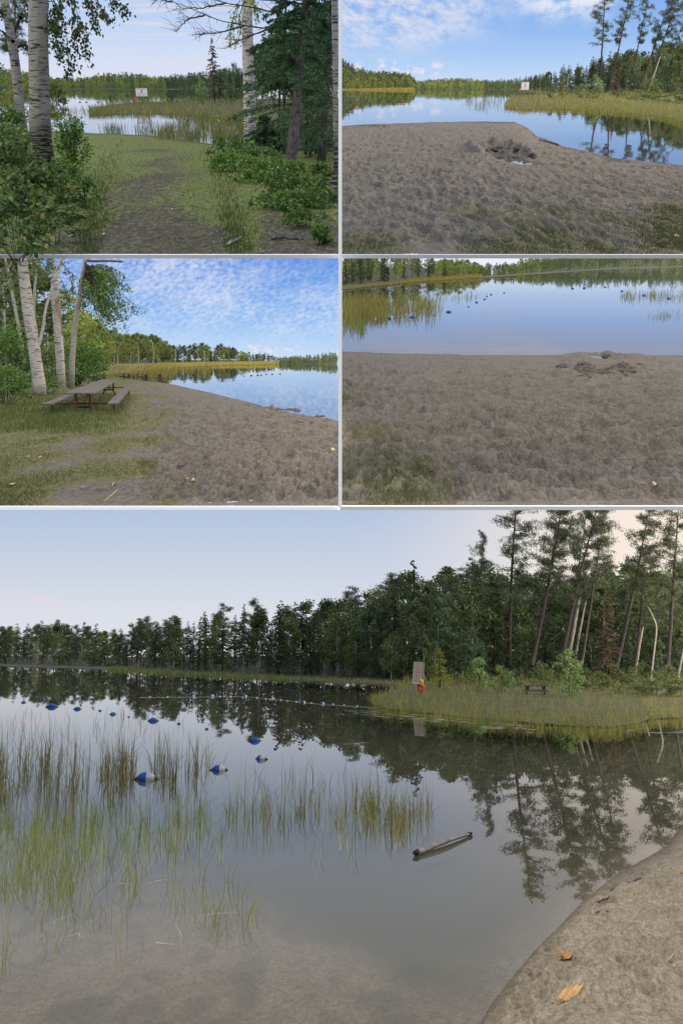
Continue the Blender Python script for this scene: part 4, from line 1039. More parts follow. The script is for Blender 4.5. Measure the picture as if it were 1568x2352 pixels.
# ------------------------------------------------------------------ picnic tables
def picnic_table(V, p, ax, L, Wt, ht, hs, gap, label, group=None, leg='brownpaint', wb=.26, tl=.36):
    """ax: unit vector of the long axis on the ground; planks, benches and legs are parts"""
    ax = np.array([ax[0], ax[1], 0.0]); ac = np.array([ax[1], -ax[0], 0.0])
    e = V.thing('picnic_table', label, 'picnic table', p, group=group)
    up = np.array([0, 0, 1.0])
    def board(name, a, b, w, th, z, mat, par=e, off=0):
        c = [a + ac * (off - w / 2), a + ac * (off + w / 2), b + ac * (off + w / 2), b + ac * (off - w / 2)]
        z0, z1 = z - th, z
        return link(name, MB().hexa([q + up * z0 for q in c], [q + up * z1 for q in c]).mesh(name, MT[mat]), par)
    a, b = -ax * L / 2, ax * L / 2
    npl = 5; w = Wt / npl
    for i in range(npl): board('plank', a, b, w * .955, .045, ht + .004 * (i % 2), 'plank', e, (i - (npl - 1) / 2) * w)
    for s in (-1, 1): 
        for i in range(2): board('bench_plank', a, b, wb / 2 * .96, .045, hs + .004 * i, 'plank', e, s * gap + (i - .5) * wb / 2)
    for t in (-tl, tl):
        q = ax * L * t
        for s in (-1, 1):
            c = q + ac * s * Wt * .26
            lg = MB().tube([c + up * (ht - .05), c + up * .12, c + ac * s * .1 + up * -.05], [.055, .05, .045], 6)
            link('leg', lg.mesh('leg', MT[leg]), e)
            d = q + ac * s * gap
            link('bench_leg', MB().tube([d + up * (hs - .04), d + up * .1, d + ac * s * .03 + up * -.06], [.05, .045, .045], 6).mesh('bench_leg', MT[leg]), e)
        link('stretcher', MB().tube([q - ac * Wt * .3 + up * .2, q + ac * Wt * .3 + up * .2], [.04, .04], 5).mesh('stretcher', MT['darkwood']), e)
        link('cross_rail', MB().tube([q - ac * gap + up * (hs - .06), q + ac * gap + up * (hs - .06)], [.03, .03], 5).mesh('cross_rail', MT['darkwood']), e) if t < 2 else None
        link('brace', MB().tube([q + ac * .05 + up * .22, q - ax * np.sign(t) * L * .1 + ac * .05 + up * (ht - .06)], [.035, .035], 5).mesh('brace', MT[leg]), e)
    return e
p = V5.P(1230, 1600, .1)
picnic_table(V5, p, (.98, -.2), 56 * V5.px_size(p), .8, .55, .3, .65, 'dark picnic table on the grassy bank beside tall sapling, bottom picture', None, 'darkwood')

# ------------------------------------------------------------------ buoys and float lines
def buoy(V, px, py, w, label, group=None, rz=0.0, kind='both', stub=True):
    p = V.P(px, py, 0); m = V.px_size(p); L = w * m * .88; R = L * .31
    e = V.thing('buoy', label, 'buoy', p + np.array([0, 0, R * .35]), rz, 1, (0, 0), group)
    def half(s0, s1):
        n, k = 14, 9; v = []
        for i in range(k):
            t = s0 + (s1 - s0) * i / (k - 1); x = L / 2 * t; rr = R * max(.16, (1 - abs(t) ** 2.6)) ** .5
            v += [(x, rr * math.cos(a), rr * math.sin(a)) for a in np.arange(n) * 2 * math.pi / n]
        f = [(i * n + j, i * n + (j + 1) % n, (i + 1) * n + (j + 1) % n, (i + 1) * n + j) for i in range(k - 1) for j in range(n)]
        return MB().add(v, f + [])
    if kind == 'both':
        link('blue_half', half(-1, 0.05).mesh('blue_half', MT['buoy_blue'], True), e)
        link('white_half', half(0.05, 1).mesh('white_half', MT['buoy_white'], True), e)
    else:
        link('float_body', half(-1, 1).mesh('float_body', MT['buoy_blue' if kind == 'blue' else 'buoy_white'], True), e)
    if stub:
        link('rope_end', MB().tube([(-L * .45, 0, 0), (-L * .62, .01, -R * .2), (-L * .8, .02, -R * .5)], [R * .3, R * .24, R * .12], 6).mesh('rope_end', MT['rope']), e)
        link('rope_end', MB().tube([(L * .45, 0, 0), (L * .62, .01, -R * .2), (L * .8, .02, -R * .5)], [R * .3, R * .24, R * .12], 6).mesh('rope_end', MT['rope']), e)
    return e
near5 = [(336, 1790, 44, .05, 'largest blue and white buoy, lying in the reeds'), (503, 1769, 32, .1, 'blue and white buoy floating beyond the end of the reeds'),
         (600, 1744, 26, -.5, 'blue buoy tilted with dark rope ends, third from the reeds'), (585, 1702, 24, .3, 'blue buoy just below the tree reflections, fourth from the reeds'),
         (352, 1656, 20, 0, 'blue buoy in the middle of the outer row'), (260, 1641, 14, .8, 'round blue buoy left of the middle of the outer row'),
         (178, 1629, 15, 0, 'small blue buoy third in the outer row'), (119, 1624, 22, .1, 'blue buoy second in the outer row, below the tree reflections'),
         (55, 1614, 10, .8, 'small blue buoy at the outer end of the row'), (100, 1608, 10, .9, 'small round blue buoy just above the outer row')]
for px, py, w, rz, lb in near5: buoy(V5, px, py, w, lb, None, rz, 'both' if w > 24 else 'blue')
for px, py, w in ((230, 1633, 8), (296, 1647, 6), (411, 1663, 9), (475, 1675, 9), (632, 1721, 9)):
    buoy(V5, px, py, w, 'tiny blue float between larger buoys of the reed row', 'tiny blue floats between the buoys', 0, 'blue', False)
for px, py, w, lb in ((443, 1601, 12, 'first white and blue buoy of the far float line'), (486, 1600, 13, 'second white and blue buoy of the far float line'), (563, 1600, 11, 'third white buoy of the far float line'),
                      (697, 1614, 11, 'white buoy of the far float line below the white snag reflection'), (740, 1617, 12, 'white buoy of the far float line nearest the bank tip'),
                      (887, 1627, 13, 'blue and white buoy beside the bank tip under the sign'), (998, 1635, 13, 'blue and white buoy in the weeds along the bank'), (1112, 1642, 12, 'pale buoy in the weeds farthest along the bank')):
    buoy(V5, px, py, w, lb, None, .1, 'both', False)
for px, py in ((505, 1600), (530, 1600), (590, 1603), (610, 1605), (625, 1606), (645, 1608), (660, 1610), (680, 1612), (715, 1615), (765, 1618), (790, 1620), (820, 1622), (345, 1601), (385, 1601)):
    buoy(V5, px, py, 6, 'tiny white float on the far float line', 'tiny white floats on the far line', 0, 'white', False)
def line(V, pts, rpx, mat, name, label, cat):
    P = np.array([V.P(u, v, .005) for u, v in pts]); m = V.px_size(P[len(P) // 2])
    b = MB().tube(P - P[0], rpx * m, 5)
    return V.obj(name, b.mesh(name, MT[mat]), label, cat, None, None, P[0])
line(V5, [(320, 1602), (443, 1601), (563, 1600), (640, 1607), (740, 1618), (887, 1627), (998, 1636), (1112, 1643)], .35, 'rope_pale', 'float_rope', 'pale rope of the far float line', 'rope')
# pale weed strips floating along the bank
r = np.random.default_rng(4); b = MB()
for k in range(90):
    u = 780 + 440 * r.random(); v = 1628 + (u - 780) * .085 + r.normal() * 6 + 4; p = V5.P(u, v, .004); L = (10 + 30 * r.random()) * V5.px_size(p)
    b.blades([p], .01, .01, 0, r) if False else b.add([p + np.array([-L / 2, 0, 0]), p + np.array([0, -.09, 0]), p + np.array([L / 2, .03, 0]), p + np.array([0, .09, 0])], [(0, 1, 2, 3)])
for k in range(26):
    u, v = (1440 + 130 * r.random(), 1672 + 14 * r.random()) if k < 16 else (760 + 80 * r.random(), 1706 + 8 * r.random()); p = V5.P(u, v, .004); L = (10 + 24 * r.random()) * V5.px_size(p)
    b.add([p + np.array([-L / 2, 0, 0]), p + np.array([0, -.06, 0]), p + np.array([L / 2, .03, 0]), p + np.array([0, .06, 0])], [(0, 1, 2, 3)])
V5.obj('floating_weed', b.mesh('floating_weed', MT['shingle']), 'pale weed floating along the edge of the sedge bank', 'water weed', None, 'stuff')

# reeds in the shallows
A = clumped([(-40, 180, 1740, 1850, 44, 12, 6, 5), (150, 300, 1745, 1850, 20, 9, 6, 5), (235, 305, 1755, 1795, 12, 14, 5, 3), (365, 400, 1765, 1795, 6, 14, 5, 3), (330, 470, 1755, 1780, 12, 7, 6, 3), (446, 455, 1762, 1772, 1, 26, 3, 3)], 21)
reeds(V5, A, lambda r, n: 30 + 90 * r.random(n) ** 1.5, 1.25, lambda r, n: .03 + .75 * r.random(n) ** 3, 'reed', 'tall yellow green reeds around the largest buoy', 'reeds', 21)
B = clumped([(-40, 240, 1870, 1965, 66, 12, 7, 6), (200, 420, 1865, 1955, 42, 9, 6, 6), (400, 620, 1860, 1930, 36, 8, 5, 5)], 22)
reeds(V5, B, lambda r, n: 24 + 85 * r.random(n) ** 1.6, 1.3, lambda r, n: .04 + .8 * r.random(n) ** 2.5, 'reed_green', 'denser green reeds nearer the viewer in the shallows', 'reeds', 22)
C = clumped([(600, 990, 1850, 1905, 44, 10, 5, 4), (820, 985, 1845, 1905, 30, 10, 5, 4), (540, 900, 1780, 1850, 34, 4, 4, 4), (470, 520, 1740, 1760, 4, 6, 3, 3), (690, 720, 1830, 1850, 3, 8, 3, 4)], 23)
reeds(V5, C, lambda r, n: 22 + 80 * r.random(n) ** 1.5, 1.25, lambda r, n: .04 + .8 * r.random(n) ** 2.5, 'reed', 'separate slender reeds in open water towards the log', 'reeds', 23)
D_ = clumped([(-30, 200, 1960, 2060, 44, 9, 8, 7), (150, 330, 1965, 2040, 22, 6, 8, 6), (60, 290, 2080, 2180, 12, 6, 14, 6), (380, 590, 2010, 2100, 14, 5, 8, 8), (480, 570, 2090, 2130, 6, 9, 8, 6), (-10, 30, 2100, 2260, 4, 6, 6, 10), (690, 820, 1930, 1990, 6, 2, 4, 4)], 24)
reeds(V5, D_, lambda r, n: 30 + 70 * r.random(n), 1.4, U(.1, .8), 'reed_green', 'sparse bent reeds over the pale lake bed', 'reeds', 24)
A2 = clumped([(0, 420, 1640, 1720, 40, 5, 12, 5)], 25)
reeds(V5, A2, lambda r, n: 18 + 26 * r.random(n), .8, U(.05, .3), 'reed', 'faint thin reeds between the reed bed and the outer buoys', 'reeds', 25)
# fallen stems lying on the lake bed
r = np.random.default_rng(8); b = MB()
for k in range(9):
    u, v = 250 + 330 * r.random(), 2010 + 150 * r.random()
    if k > 6: u, v = 20 + 200 * r.random(), 2060 + 140 * r.random()
    p = V5.P(u, v, -.02); L = .1 + .25 * r.random(); a = r.normal() * .9; d = np.array([math.cos(a), math.sin(a) * 2, 0]) * L; bend = np.array([r.normal() * .03, r.normal() * .06, 0])
    b.add([p, p + d * .5 + bend + np.array([0, .007, 0]), p + d, p + d * .5 + bend - np.array([0, .007, 0])], [(0, 1, 2, 3)])
V5.obj('fallen_reeds', b.mesh('fallen_reeds', MT['straw']), 'pale fallen reed stems lying in the shallow water', 'reed stems', None, 'stuff')

# floating log
p0, p1 = V5.P(956, 1960, .02), V5.P(1080, 1915, .02)
e = V5.thing('log', 'grey driftwood log with charred ends floating near the sand', 'log', p0)
t = np.linspace(0, 1, 12); Q = (p1 - p0) * t[:, None] + np.stack([0 * t, 0 * t, .018 * np.sin(t * np.pi)], 1)
link('log_body', MB().tube(Q, np.interp(t, [0, .5, .9, 1], [.03, .029, .019, .012]), 12, True, 0, .1, 3).mesh('log_body', MT['log'], True), e)
link('charred_end', MB().tube([Q[0] - (p1 - p0) * .035 + np.array([0, 0, .01]), Q[0] + (p1 - p0) * .02 + np.array([0, 0, .008])], [.022, .0295], 10, True, 0, .4, 5).mesh('charred_end', MT['charred'], True), e)
link('charred_end', MB().tube([Q[-1] - (p1 - p0) * .03, Q[-1] + (p1 - p0) * .03], [.024, .013], 9, True, 0, .5, 6).mesh('charred_end', MT['charred'], True), e)

# things on the wet sand
def twig(V, pts, rpx, mat, label, cat='stick', name='stick', lift=.006):
    P = np.array([V.G(u, v) + np.array([0, 0, lift]) for u, v in pts]); m = V.px_size(P[0])
    t = np.linspace(0, 1, 4 * len(P)); tt = np.linspace(0, 1, len(P))
    Q = np.stack([np.interp(t, tt, P[:, k]) for k in range(3)], 1)
    r = np.random.default_rng(int(pts[0][0])); Q[1:-1] += r.normal(size=(len(Q) - 2, 3)) * rpx * m * .35
    b = MB().tube(Q - P[0], rpx * m * np.linspace(.7, 1, len(Q)), 6, True, 0, .4, 2)
    return V.obj(name, b.mesh(name, MT[mat], True), label, cat, None, None, P[0])
twig(V5, [(1370, 2074), (1397, 2066), (1403, 2046), (1418, 2038), (1445, 2030), (1469, 2020)], 2.2, 'bark', 'crooked dark stick lying on the wet sand near the water')
twig(V5, [(1240, 2327), (1262, 2312), (1288, 2290)], 1.5, 'bark', 'thin dark twig at the lower edge of the sand')
twig(V5, [(1516, 2222), (1535, 2205), (1556, 2184)], 1.1, 'straw', 'straight pale straw on the sand', 'straw', 'straw')
twig(V5, [(1500, 2203), (1518, 2211), (1532, 2214)], .9, 'straw', 'short bent straw crossing the straight pale straw', 'straw', 'straw')
twig(V5, [(1366, 2098), (1382, 2094), (1410, 2097)], 1.6, 'bark', 'low dark ridge of bark pressed into the sand', 'bark strip', 'bark_strip')
def curled_leaf(V, px, py, wpx, mat, label, cat='dry leaf', name='dry_leaf', seed=0, group=None, stv=1.8):
    r = np.random.default_rng(seed); p = V.G(px, py); m = V.px_size(p) * wpx; n = 7
    g = np.linspace(-.5, .5, n); X, Y = np.meshgrid(g, g)
    k = np.clip(1 - np.abs(X) * 1.5, 0.05, 1); Z = .35 * np.abs(Y) ** 1.2 + .16 * (r.random(X.shape)) + .1 * np.sin(X * 9)
    v = np.stack([X * m, Y * m * k * .8 * stv, Z * m + .008], -1)
    rot = r.random() * 3.1; c, s_ = math.cos(rot), math.sin(rot)
    v = np.stack([v[..., 0] * c - v[..., 1] / stv * s_, (v[..., 0] * s_ + v[..., 1] / stv * c) * stv, v[..., 2]], -1)
    f = [(i * n + j, i * n + j + 1, (i + 1) * n + j + 1, (i + 1) * n + j) for i in range(n - 1) for j in range(n - 1)]
    return V.obj(name, MB().add(v, f).mesh(name, MT[mat]), label, cat, group, None, p)
curled_leaf(V5, 1296, 2204, 40, 'dryleaf', 'curled brown dry leaf on the wet sand', seed=3)
curled_leaf(V5, 1564, 2008, 14, 'orangeleaf', 'small reddish leaf far up the wet sand', seed=4)
p0, p1 = V5.G(1292, 2310), V5.G(1330, 2270)
e = V5.thing('wood_chunk', 'splintered orange chunk of wood on the sand', 'wood chunk', p0)
r = np.random.default_rng(2)
for k in range(6):
    o_ = np.array([(k - 2.5) * .011, (k - 2.5) * -.01, .012 + .01 * r.random()]); a = o_ + (p1 - p0) * (.12 * r.random()); c = o_ * np.array([.7, .7, 1]) + (p1 - p0) * (.7 + .4 * r.random()) + np.array([0, 0, .02 * r.random()])
    link('splinter', MB().tube([a, (a + c) / 2 + np.array([0, 0, .006]), c], [.005, .011, .003], 5, True, 0, .3, k).mesh('splinter', MT['woodchunk']), e)
# ================================================================== shared builders for the other four pictures
def hang(V, e, p0, D, limbs, leafpx, nleaf, mat, seed, spread=9, twig='bark', name='crown', rpx=1.2, clip=True):
    """leafy limbs: each limb is a list of picture points at distance D; leaves hang along it"""
    r = np.random.default_rng(seed); b = MB(); P = []; m = D / F * 1.0
    for lb in limbs:
        q = np.array([V.at(u, v, D * (1 + .04 * r.normal())) - p0 for u, v in lb]); m = V.px_size(p0)
        t = np.linspace(0, 1, 10); tt = np.linspace(0, 1, len(q)); Q = np.stack([np.interp(t, tt, q[:, k]) for k in range(3)], 1)
        Q[1:-1] = (Q[:-2] + 2 * Q[1:-1] + Q[2:]) / 4
        b.tube(Q, np.linspace(rpx, .25, 10) * m, 4, False, 1)
        L = np.linalg.norm(q[-1] - q[0])
        for k in range(int(nleaf / len(limbs) / 6)):
            s = .25 + .75 * r.random() ** .8; c = np.array([np.interp(s, t, Q[:, j]) for j in range(3)])
            d = np.array([r.normal() * 1.0, r.normal() * .8, -.9 - .5 * r.random()]) * spread * m * (.6 + .9 * r.random())
            b.tube([c, c + d * .6 + np.array([0, 0, .1]) * m * spread, c + d], [.3 * m, .22 * m, .12 * m], 3, False, 1)
            for j in range(6): P.append(c + d * ((j + .5) / 6) + r.normal(size=3) * leafpx * m * .45)
    P = np.array(P); n = len(P)
    b.leaf(P, r.normal(size=(n, 3)) * .6 + np.array([0, 0, -.7]), leafpx * m * (.75 + .5 * r.random(n)), leafpx * m * .75, r, 0, .1)
    return addpart(V, e, name, b.mesh(name, [MT[mat], MT[twig]]))

def bush(V, px, py, wpx, hpx, leafpx, n, mat, label, cat='bush', name='leafy_bush', seed=0, group=None, top=1.0, zoff=0, flat=.55):
    p = V.G(px, py); p[2] += zoff; m = V.px_size(p); r = np.random.default_rng(seed + int(px) * 7 + int(py)); b = MB()
    w, h = wpx * m, hpx * m
    nc = max(6, n // 40); a = r.random(nc) * 6.28; q = np.sqrt(r.random(nc)); z = r.random(nc) ** .7
    C = np.stack([q * np.cos(a) * w / 2 * (1 - .5 * z ** 2), q * np.sin(a) * w / 2 * (1 - .5 * z ** 2), z * h * .95 + .02 * h], 1)
    for c in C[::2]:
        b.tube([(c[0] * .15, c[1] * .15, -.05), (c[0] * .6, c[1] * .6, c[2] * .6), tuple(c)], [.9 * m, .7 * m, .3 * m], 4, False, 1)
    k = r.integers(0, nc, n); pos = C[k] + r.normal(size=(n, 3)) * np.array([w * .075, w * .075, h * .08])
    pos[:, 2] = np.maximum(pos[:, 2], .02)
    d = nrm(pos * np.array([1, 1, .25]) + r.normal(size=(n, 3)) * .6 * w * .4) + np.array([0, 0, -.25])
    b.leaf(pos, d, leafpx * m * (.6 + .7 * r.random(n)), leafpx * m * .62, r, 0, flat)
    e = V.thing(name, label, cat, p, group=group)
    addpart(V, e, 'foliage', b.mesh('foliage', [MT[mat], MT['bark']]))
    return e

def hero_spruce(V, base, topx_, D, label, wpx, lenm, nb, z0, h, seed, mat='spruce_hero', bark='bark_grey', limbs=(), dens=1.0):
    p0 = V.at(base[0], base[1], D); m = V.px_size(p0); r = np.random.default_rng(seed)
    ex = V.at(topx_[0], topx_[1], D); dirv = (ex - p0) / (ex[2] - p0[2])
    t = MB(); zs = np.linspace(-.3, h, 12)
    ax = lambda z: dirv * z
    t.tube([ax(z) for z in zs], np.interp(zs, [-.3, 0, h], [wpx * .62 * m, wpx * .5 * m, wpx * .1 * m]), 12, True, 0, .12, seed)
    e = V.thing('spruce_tree', label, 'spruce', p0)
    c = MB(); S, T = 7, 10
    az = r.random(nb) * 6.28; zb = z0 + (h - z0) * np.sort(r.random(nb)); L = lenm * (.45 + .65 * r.random(nb)) * np.clip(1.15 - zb / h, .2, 1)
    d = np.stack([np.cos(az), np.sin(az), 0 * az], 1); lt = np.stack([-np.sin(az), np.cos(az), 0 * az], 1)
    dro = .18 + .28 * r.random(nb)
    for i in range(nb):
        s = np.linspace(0, 1, 6); Q = ax(zb[i]) + d[i] * L[i] * s[:, None] + np.array([0, 0, 1.0]) * (.05 * s - dro[i] * s ** 1.7)[:, None] * L[i]
        c.tube(Q, np.linspace(.016, .004, 6), 4, False, 1)
        nt = int(T * dens) + 4
        st = .12 + .88 * r.random(nt); sg = np.where(r.random(nt) < .5, -1, 1)
        root = ax(zb[i]) + d[i] * (L[i] * st)[:, None] + np.array([0, 0, 1.0]) * ((.05 * st - dro[i] * st ** 1.7) * L[i])[:, None]
        tl = L[i] * .42 * (1.05 - st * .7) * (.6 + .6 * r.random(nt))
        td = nrm(d[i] * .75 + lt[i] * (sg * (.5 + .5 * r.random(nt)))[:, None] + np.array([0, 0, -.28]) + r.normal(size=(nt, 3)) * .12)
        q = np.linspace(.08, 1, S)[None, :, None]
        pos = root[:, None] + td[:, None] * tl[:, None, None] * q + np.array([0, 0, -.12]) * tl[:, None, None] * q ** 2
        for k in range(3):
            dd = td[:, None] * .8 + r.normal(size=pos.shape) * .45 + np.array([0, 0, -.25])
            c.rhomb(pos.reshape(-1, 3), dd.reshape(-1, 3), .12 * (.6 + .6 * r.random(pos.shape[0] * S)), .028, r)
    for lb in limbs:
        q = np.array([V.at(u, v, D + r.normal() * .2) - p0 for u, v in lb]); t_ = np.linspace(0, 1, 12); tt = np.linspace(0, 1, len(q))
        Q = np.stack([np.interp(t_, tt, q[:, k]) for k in range(3)], 1); Q[1:-1] += r.normal(size=(10, 3)) * .012
        c.tube(Q, np.linspace(.022, .005, 12), 4, False, 1)
        for k in range(26):
            s = .2 + .8 * r.random(); o_ = np.array([np.interp(s, t_, Q[:, j]) for j in range(3)])
            w = np.array([-.5 + .5 * r.normal(), .3 * r.normal(), .1 + .4 * r.normal()]) * .35
            c.tube([o_, o_ + w * .5 + r.normal(size=3) * .03, o_ + w], [.007, .005, .002], 3, False, 1)
    addpart(V, e, 'trunk', t.mesh('trunk', MT[bark], True))
    addpart(V, e, 'crown', c.mesh('crown', [MT[mat], MT['bark']]))
    return e

def lake_sign(V, px, py, wpx, hpx, post, label, yaw=0.0, frame='rail'):
    p = V.P(px, py, 0.05); m = V.px_size(p); w, h, z0 = wpx * m, hpx * m, (post - hpx) * m
    e = V.thing('lake_sign', label, 'sign', p, yaw)
    for s in (-1, 1): link('post', MB().box((s * (w / 2 + .05), .03, post * m / 2 - .1), (.09, .09, post * m + .2), 0, .01).mesh('post', MT['greypost']), e)
    bd = link('board', MB().box((0, -.04, z0 + h / 2), (w, .03, h), 0, .004).mesh('board', MT['signwhite']), e)
    link('rail', MB().box((0, -.045, z0 + h + .035), (w + .2, .06, .06), 0, .008).mesh('rail', MT[frame]), e)
    link('rail', MB().box((0, -.045, z0 - .035), (w + .2, .06, .06), 0, .008).mesh('rail', MT['greypost']), e)
    r = np.random.default_rng(int(px)); yf = -.0575
    def row(zc, n, th, x0, x1, mat, nm):
        b = MB(); xs = np.linspace(x0, x1, n + 1)
        for i in range(n):
            if r.random() < .12: continue
            b.box(((xs[i] + xs[i + 1]) / 2, yf, zc), ((xs[1] - xs[0]) * (.5 + .25 * r.random()), .004, th * (.7 + .3 * r.random())))
        link(nm, b.mesh(nm, MT[mat]), bd)
    row(z0 + h * .88, 12, h * .10, -w * .42, w * .42, 'redprint', 'lettering')
    row(z0 + h * .34, 15, h * .055, -w * .4, w * .4, 'redprint', 'lettering'); row(z0 + h * .24, 16, h * .055, -w * .38, w * .4, 'redprint', 'lettering'); row(z0 + h * .12, 12, h * .06, -w * .42, w * .4, 'redprint', 'lettering')
    th = np.linspace(0, 2 * np.pi, 15); b = MB()
    b.tube([(h * .14 * math.cos(a), yf, z0 + h * .6 + h * .14 * math.sin(a)) for a in th], h * .025, 5, False); b.tube([(-h * .09, yf, z0 + h * .69), (h * .09, yf, z0 + h * .51)], h * .022, 5)
    link('symbol', b.mesh('symbol', MT['blackprint']), bd)
    return e, p, m

def litter(V, items):
    for i, (px, py, w, mat, label) in enumerate(items):
        curled_leaf(V, px, py, w, mat, label, 'dry leaf' if 'leaf' in label else 'scrap', 'dry_leaf' if 'leaf' in label else 'bark_scrap', i + int(px), None, 3.0)
def ground_grass(V, rects, gf, hpx, wpx, mat, label, seed, name='grass', bend=(.1, .7), thr=.35, cat='grass'):
    r = np.random.default_rng(seed); pts = []
    for (u0, u1, v0, v1, n) in rects:
        u = u0 + (u1 - u0) * r.random(n); v = v0 + (v1 - v0) * np.sqrt(r.random(n)) if v1 > v0 else v0
        p = V.Gv(u, v); g = gf(p[:, 0], p[:, 1], p[:, 2]); k = r.random(n) < np.clip((g - thr) * 1.6, 0, 1)
        k &= p[:, 2] > .02
        pts.append(np.stack([u[k], v[k]], 1))
    return reeds(V, np.concatenate(pts), U(*hpx), wpx, U(*bend), mat, label, cat, seed, name)

# ================================================================== UPPER LEFT PICTURE
ZONES[V1] = [(600, 'behind the brown spruce, upper left picture'), (2000, 'far behind the dark spruces, upper left picture')]
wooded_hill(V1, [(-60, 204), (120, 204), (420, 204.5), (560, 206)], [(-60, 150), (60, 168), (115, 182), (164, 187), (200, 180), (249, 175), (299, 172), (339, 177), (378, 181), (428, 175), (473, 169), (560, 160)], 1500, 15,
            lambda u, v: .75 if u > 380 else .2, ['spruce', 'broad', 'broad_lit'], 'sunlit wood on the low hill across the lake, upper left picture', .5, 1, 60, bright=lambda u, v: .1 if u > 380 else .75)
bank(V1, [(90, 208), (170, 207), (250, 206.5), (420, 206.2)], [(90, 203.6), (420, 203.6)], 'narrow golden shore strip below the sunlit hill, upper left picture', .3, 'bankfloor', 30)
f1, k1 = bank(V1, [(215, 263), (300, 262), (349, 260), (400, 264), (448, 268), (548, 276), (600, 282), (778, 290)], [(215, 250), (260, 240), (314, 236), (423, 231), (553, 228), (778, 226)], 'low grassy tongue of land under the white sign, upper left picture', .2)
r = np.random.default_rng(31); n = 9000; uu = 205 + 572 * r.random(n); tt = -.12 + 1.12 * r.random(n) ** 1.2; pp = np.stack([uu, f1(uu) * (1 - tt) + k1(uu) * tt], 1)
reeds(V1, pp[:5200], U(7, 16), .9, U(.1, .5), 'reed_green', 'green sedge on the tongue of land, upper left picture', 'sedge', 31, 'sedge')
reeds(V1, pp[5200:], U(7, 17), .9, U(.1, .5), 'reed', 'tawny sedge on the tongue of land, upper left picture', 'sedge', 32, 'sedge')
reeds(V1, clumped([(239, 290, 300, 306, 12, 12, 5, 1.5), (310, 345, 296, 308, 8, 8, 5, 2), (345, 560, 290, 322, 44, 34, 9, 3.5), (420, 560, 275, 300, 26, 24, 9, 4), (500, 560, 300, 328, 16, 24, 8, 4)], 33), U(10, 30), .8, U(.05, .4), 'reed_green', 'loose reed clumps in the near water, upper left picture', 'reeds', 33)
reeds(V1, clumped([(155, 240, 254, 264, 22, 8, 5, 2)], 34), U(8, 18), .7, U(.05, .3), 'reed', 'thin reeds standing off the tip of land, upper left picture', 'reeds', 34)
forest(V1, [(500, 231), (600, 234), (800, 238)], [(500, 160), (520, 152), (560, 150), (600, 120), (660, 60), (800, 20)], scatter(508, 770, 34), lambda u, d: 'blue' if rnd.random() < .45 else 'spruce' if rnd.random() < .7 else 'broad', '', (.05, .5), (.7, 1.0), .1, 1.15)
p = V1.P(494, 238, .1); plant(V1, 'spruce2', 'spruce_tree', 'brown dying spruce standing on the tongue of land', 'spruce', p, 134 * V1.px_size(p), None, None, 'brown', (0, 0), .9)
shrub(V1, 463, 240, 52, 40, 'bright green sapling beside the brown spruce, upper left picture', 0)
shrub(V1, 391, 239, 27, 18, 'small dark sapling on the sedge between sign and spruce', 1, 'broad')
shrub(V1, 530, 236, 40, 36, 'green shrub behind the sedge near the white birch, upper left picture', 0, 'broad')
e, p, m = lake_sign(V1, 328, 242, 26, 17, 36, 'white lake sign with red lettering on two posts, upper left picture')
e = V1.thing('life_ring', 'orange life ring hung on the sign post, upper left picture', 'life ring', p + np.array([-16 * m, -.1, 13 * m])); ring(V1, e, (0, 0, 0), .19, .06, 'orange', 'ring', 'y')
for i, (u, v) in enumerate(((184, 235), (199, 235), (226, 235.5), (247, 236))): buoy(V1, u, v, 5, 'tiny dark buoy far out beside the hanging leaves, upper left picture', 'tiny dark buoys, upper left picture', 0, 'blue', False)

D = V1.G(104, 408)[1]
e, p0, m, D = stem(V1, [(104, 412), (97, 340), (92, 299), (90, 149), (89, 0), (89, -70)], [27, 24, 23, 21, 20, 18], 'birch_tree', 'thick white birch with dark scars beside the path, upper left picture', 'birch', 'birch_hero', D, 20)
hang(V1, e, p0, D - .3, [[(96, -60), (130, -20), (150, 60), (160, 130), (155, 175)], [(96, -60), (150, -30), (185, 40), (195, 90), (205, 145)], [(96, -60), (140, -10), (135, 60), (125, 110)], [(100, -60), (190, -40), (225, 10), (250, 45)],
    [(96, -40), (125, 10), (120, 60)], [(96, -50), (160, -20), (175, 70), (180, 160)], [(96, -60), (170, -40), (215, 20), (222, 70)], [(98, -60), (220, -50), (262, 0), (290, 20)], [(96, -20), (118, 40), (130, 90), (140, 130)]], 7.5, 1500, 'birchleaf', 5, 10)
D = V1.G(56, 390)[1] + 1
e, p0, m, D = stem(V1, [(62, 395), (50, 299), (45, 230), (37, 149), (24, 70), (10, 0), (2, -50)], [13, 11, 10.5, 10, 10, 9, 8], 'birch_tree', 'slimmer leaning birch nearer the picture edge, upper left picture', 'birch', 'birch_hero', D, 14)
hang(V1, e, p0, D, [[(28, 89), (40, 60), (48, 38), (61, 8), (70, -30)], [(30, 95), (20, 80), (8, 75), (-10, 60)], [(34, 110), (60, 100), (72, 115)], [(48, 40), (70, 30), (85, 0)], [(10, 40), (0, 20), (-20, 0)]], 6, 420, 'birchleaf', 6, 9, rpx=4.5)
hero_pine(V1, 1, 26, 300, 27, -90, 'dark trunked pine behind the two birches, upper left picture', 1.0, 1.0)
for i, (u, v, w, h, mt) in enumerate(((20, 312, 110, 120, 'broad_lit'), (66, 308, 70, 118, 'broad_lit'), (112, 300, 40, 60, 'broad_lit'), (130, 238, 70, 42, 'broad_lit'), (-10, 290, 90, 150, 'broad'))):
    bush(V1, u, v, w, h, 6, 700, mt, 'yellow green bush seen between and beside the birch trunks' if i < 4 else 'dark bush cut by the picture edge behind the birches', 'bush', 'leafy_bush', i, 'yellow green bushes behind the birches' if i < 4 else None)
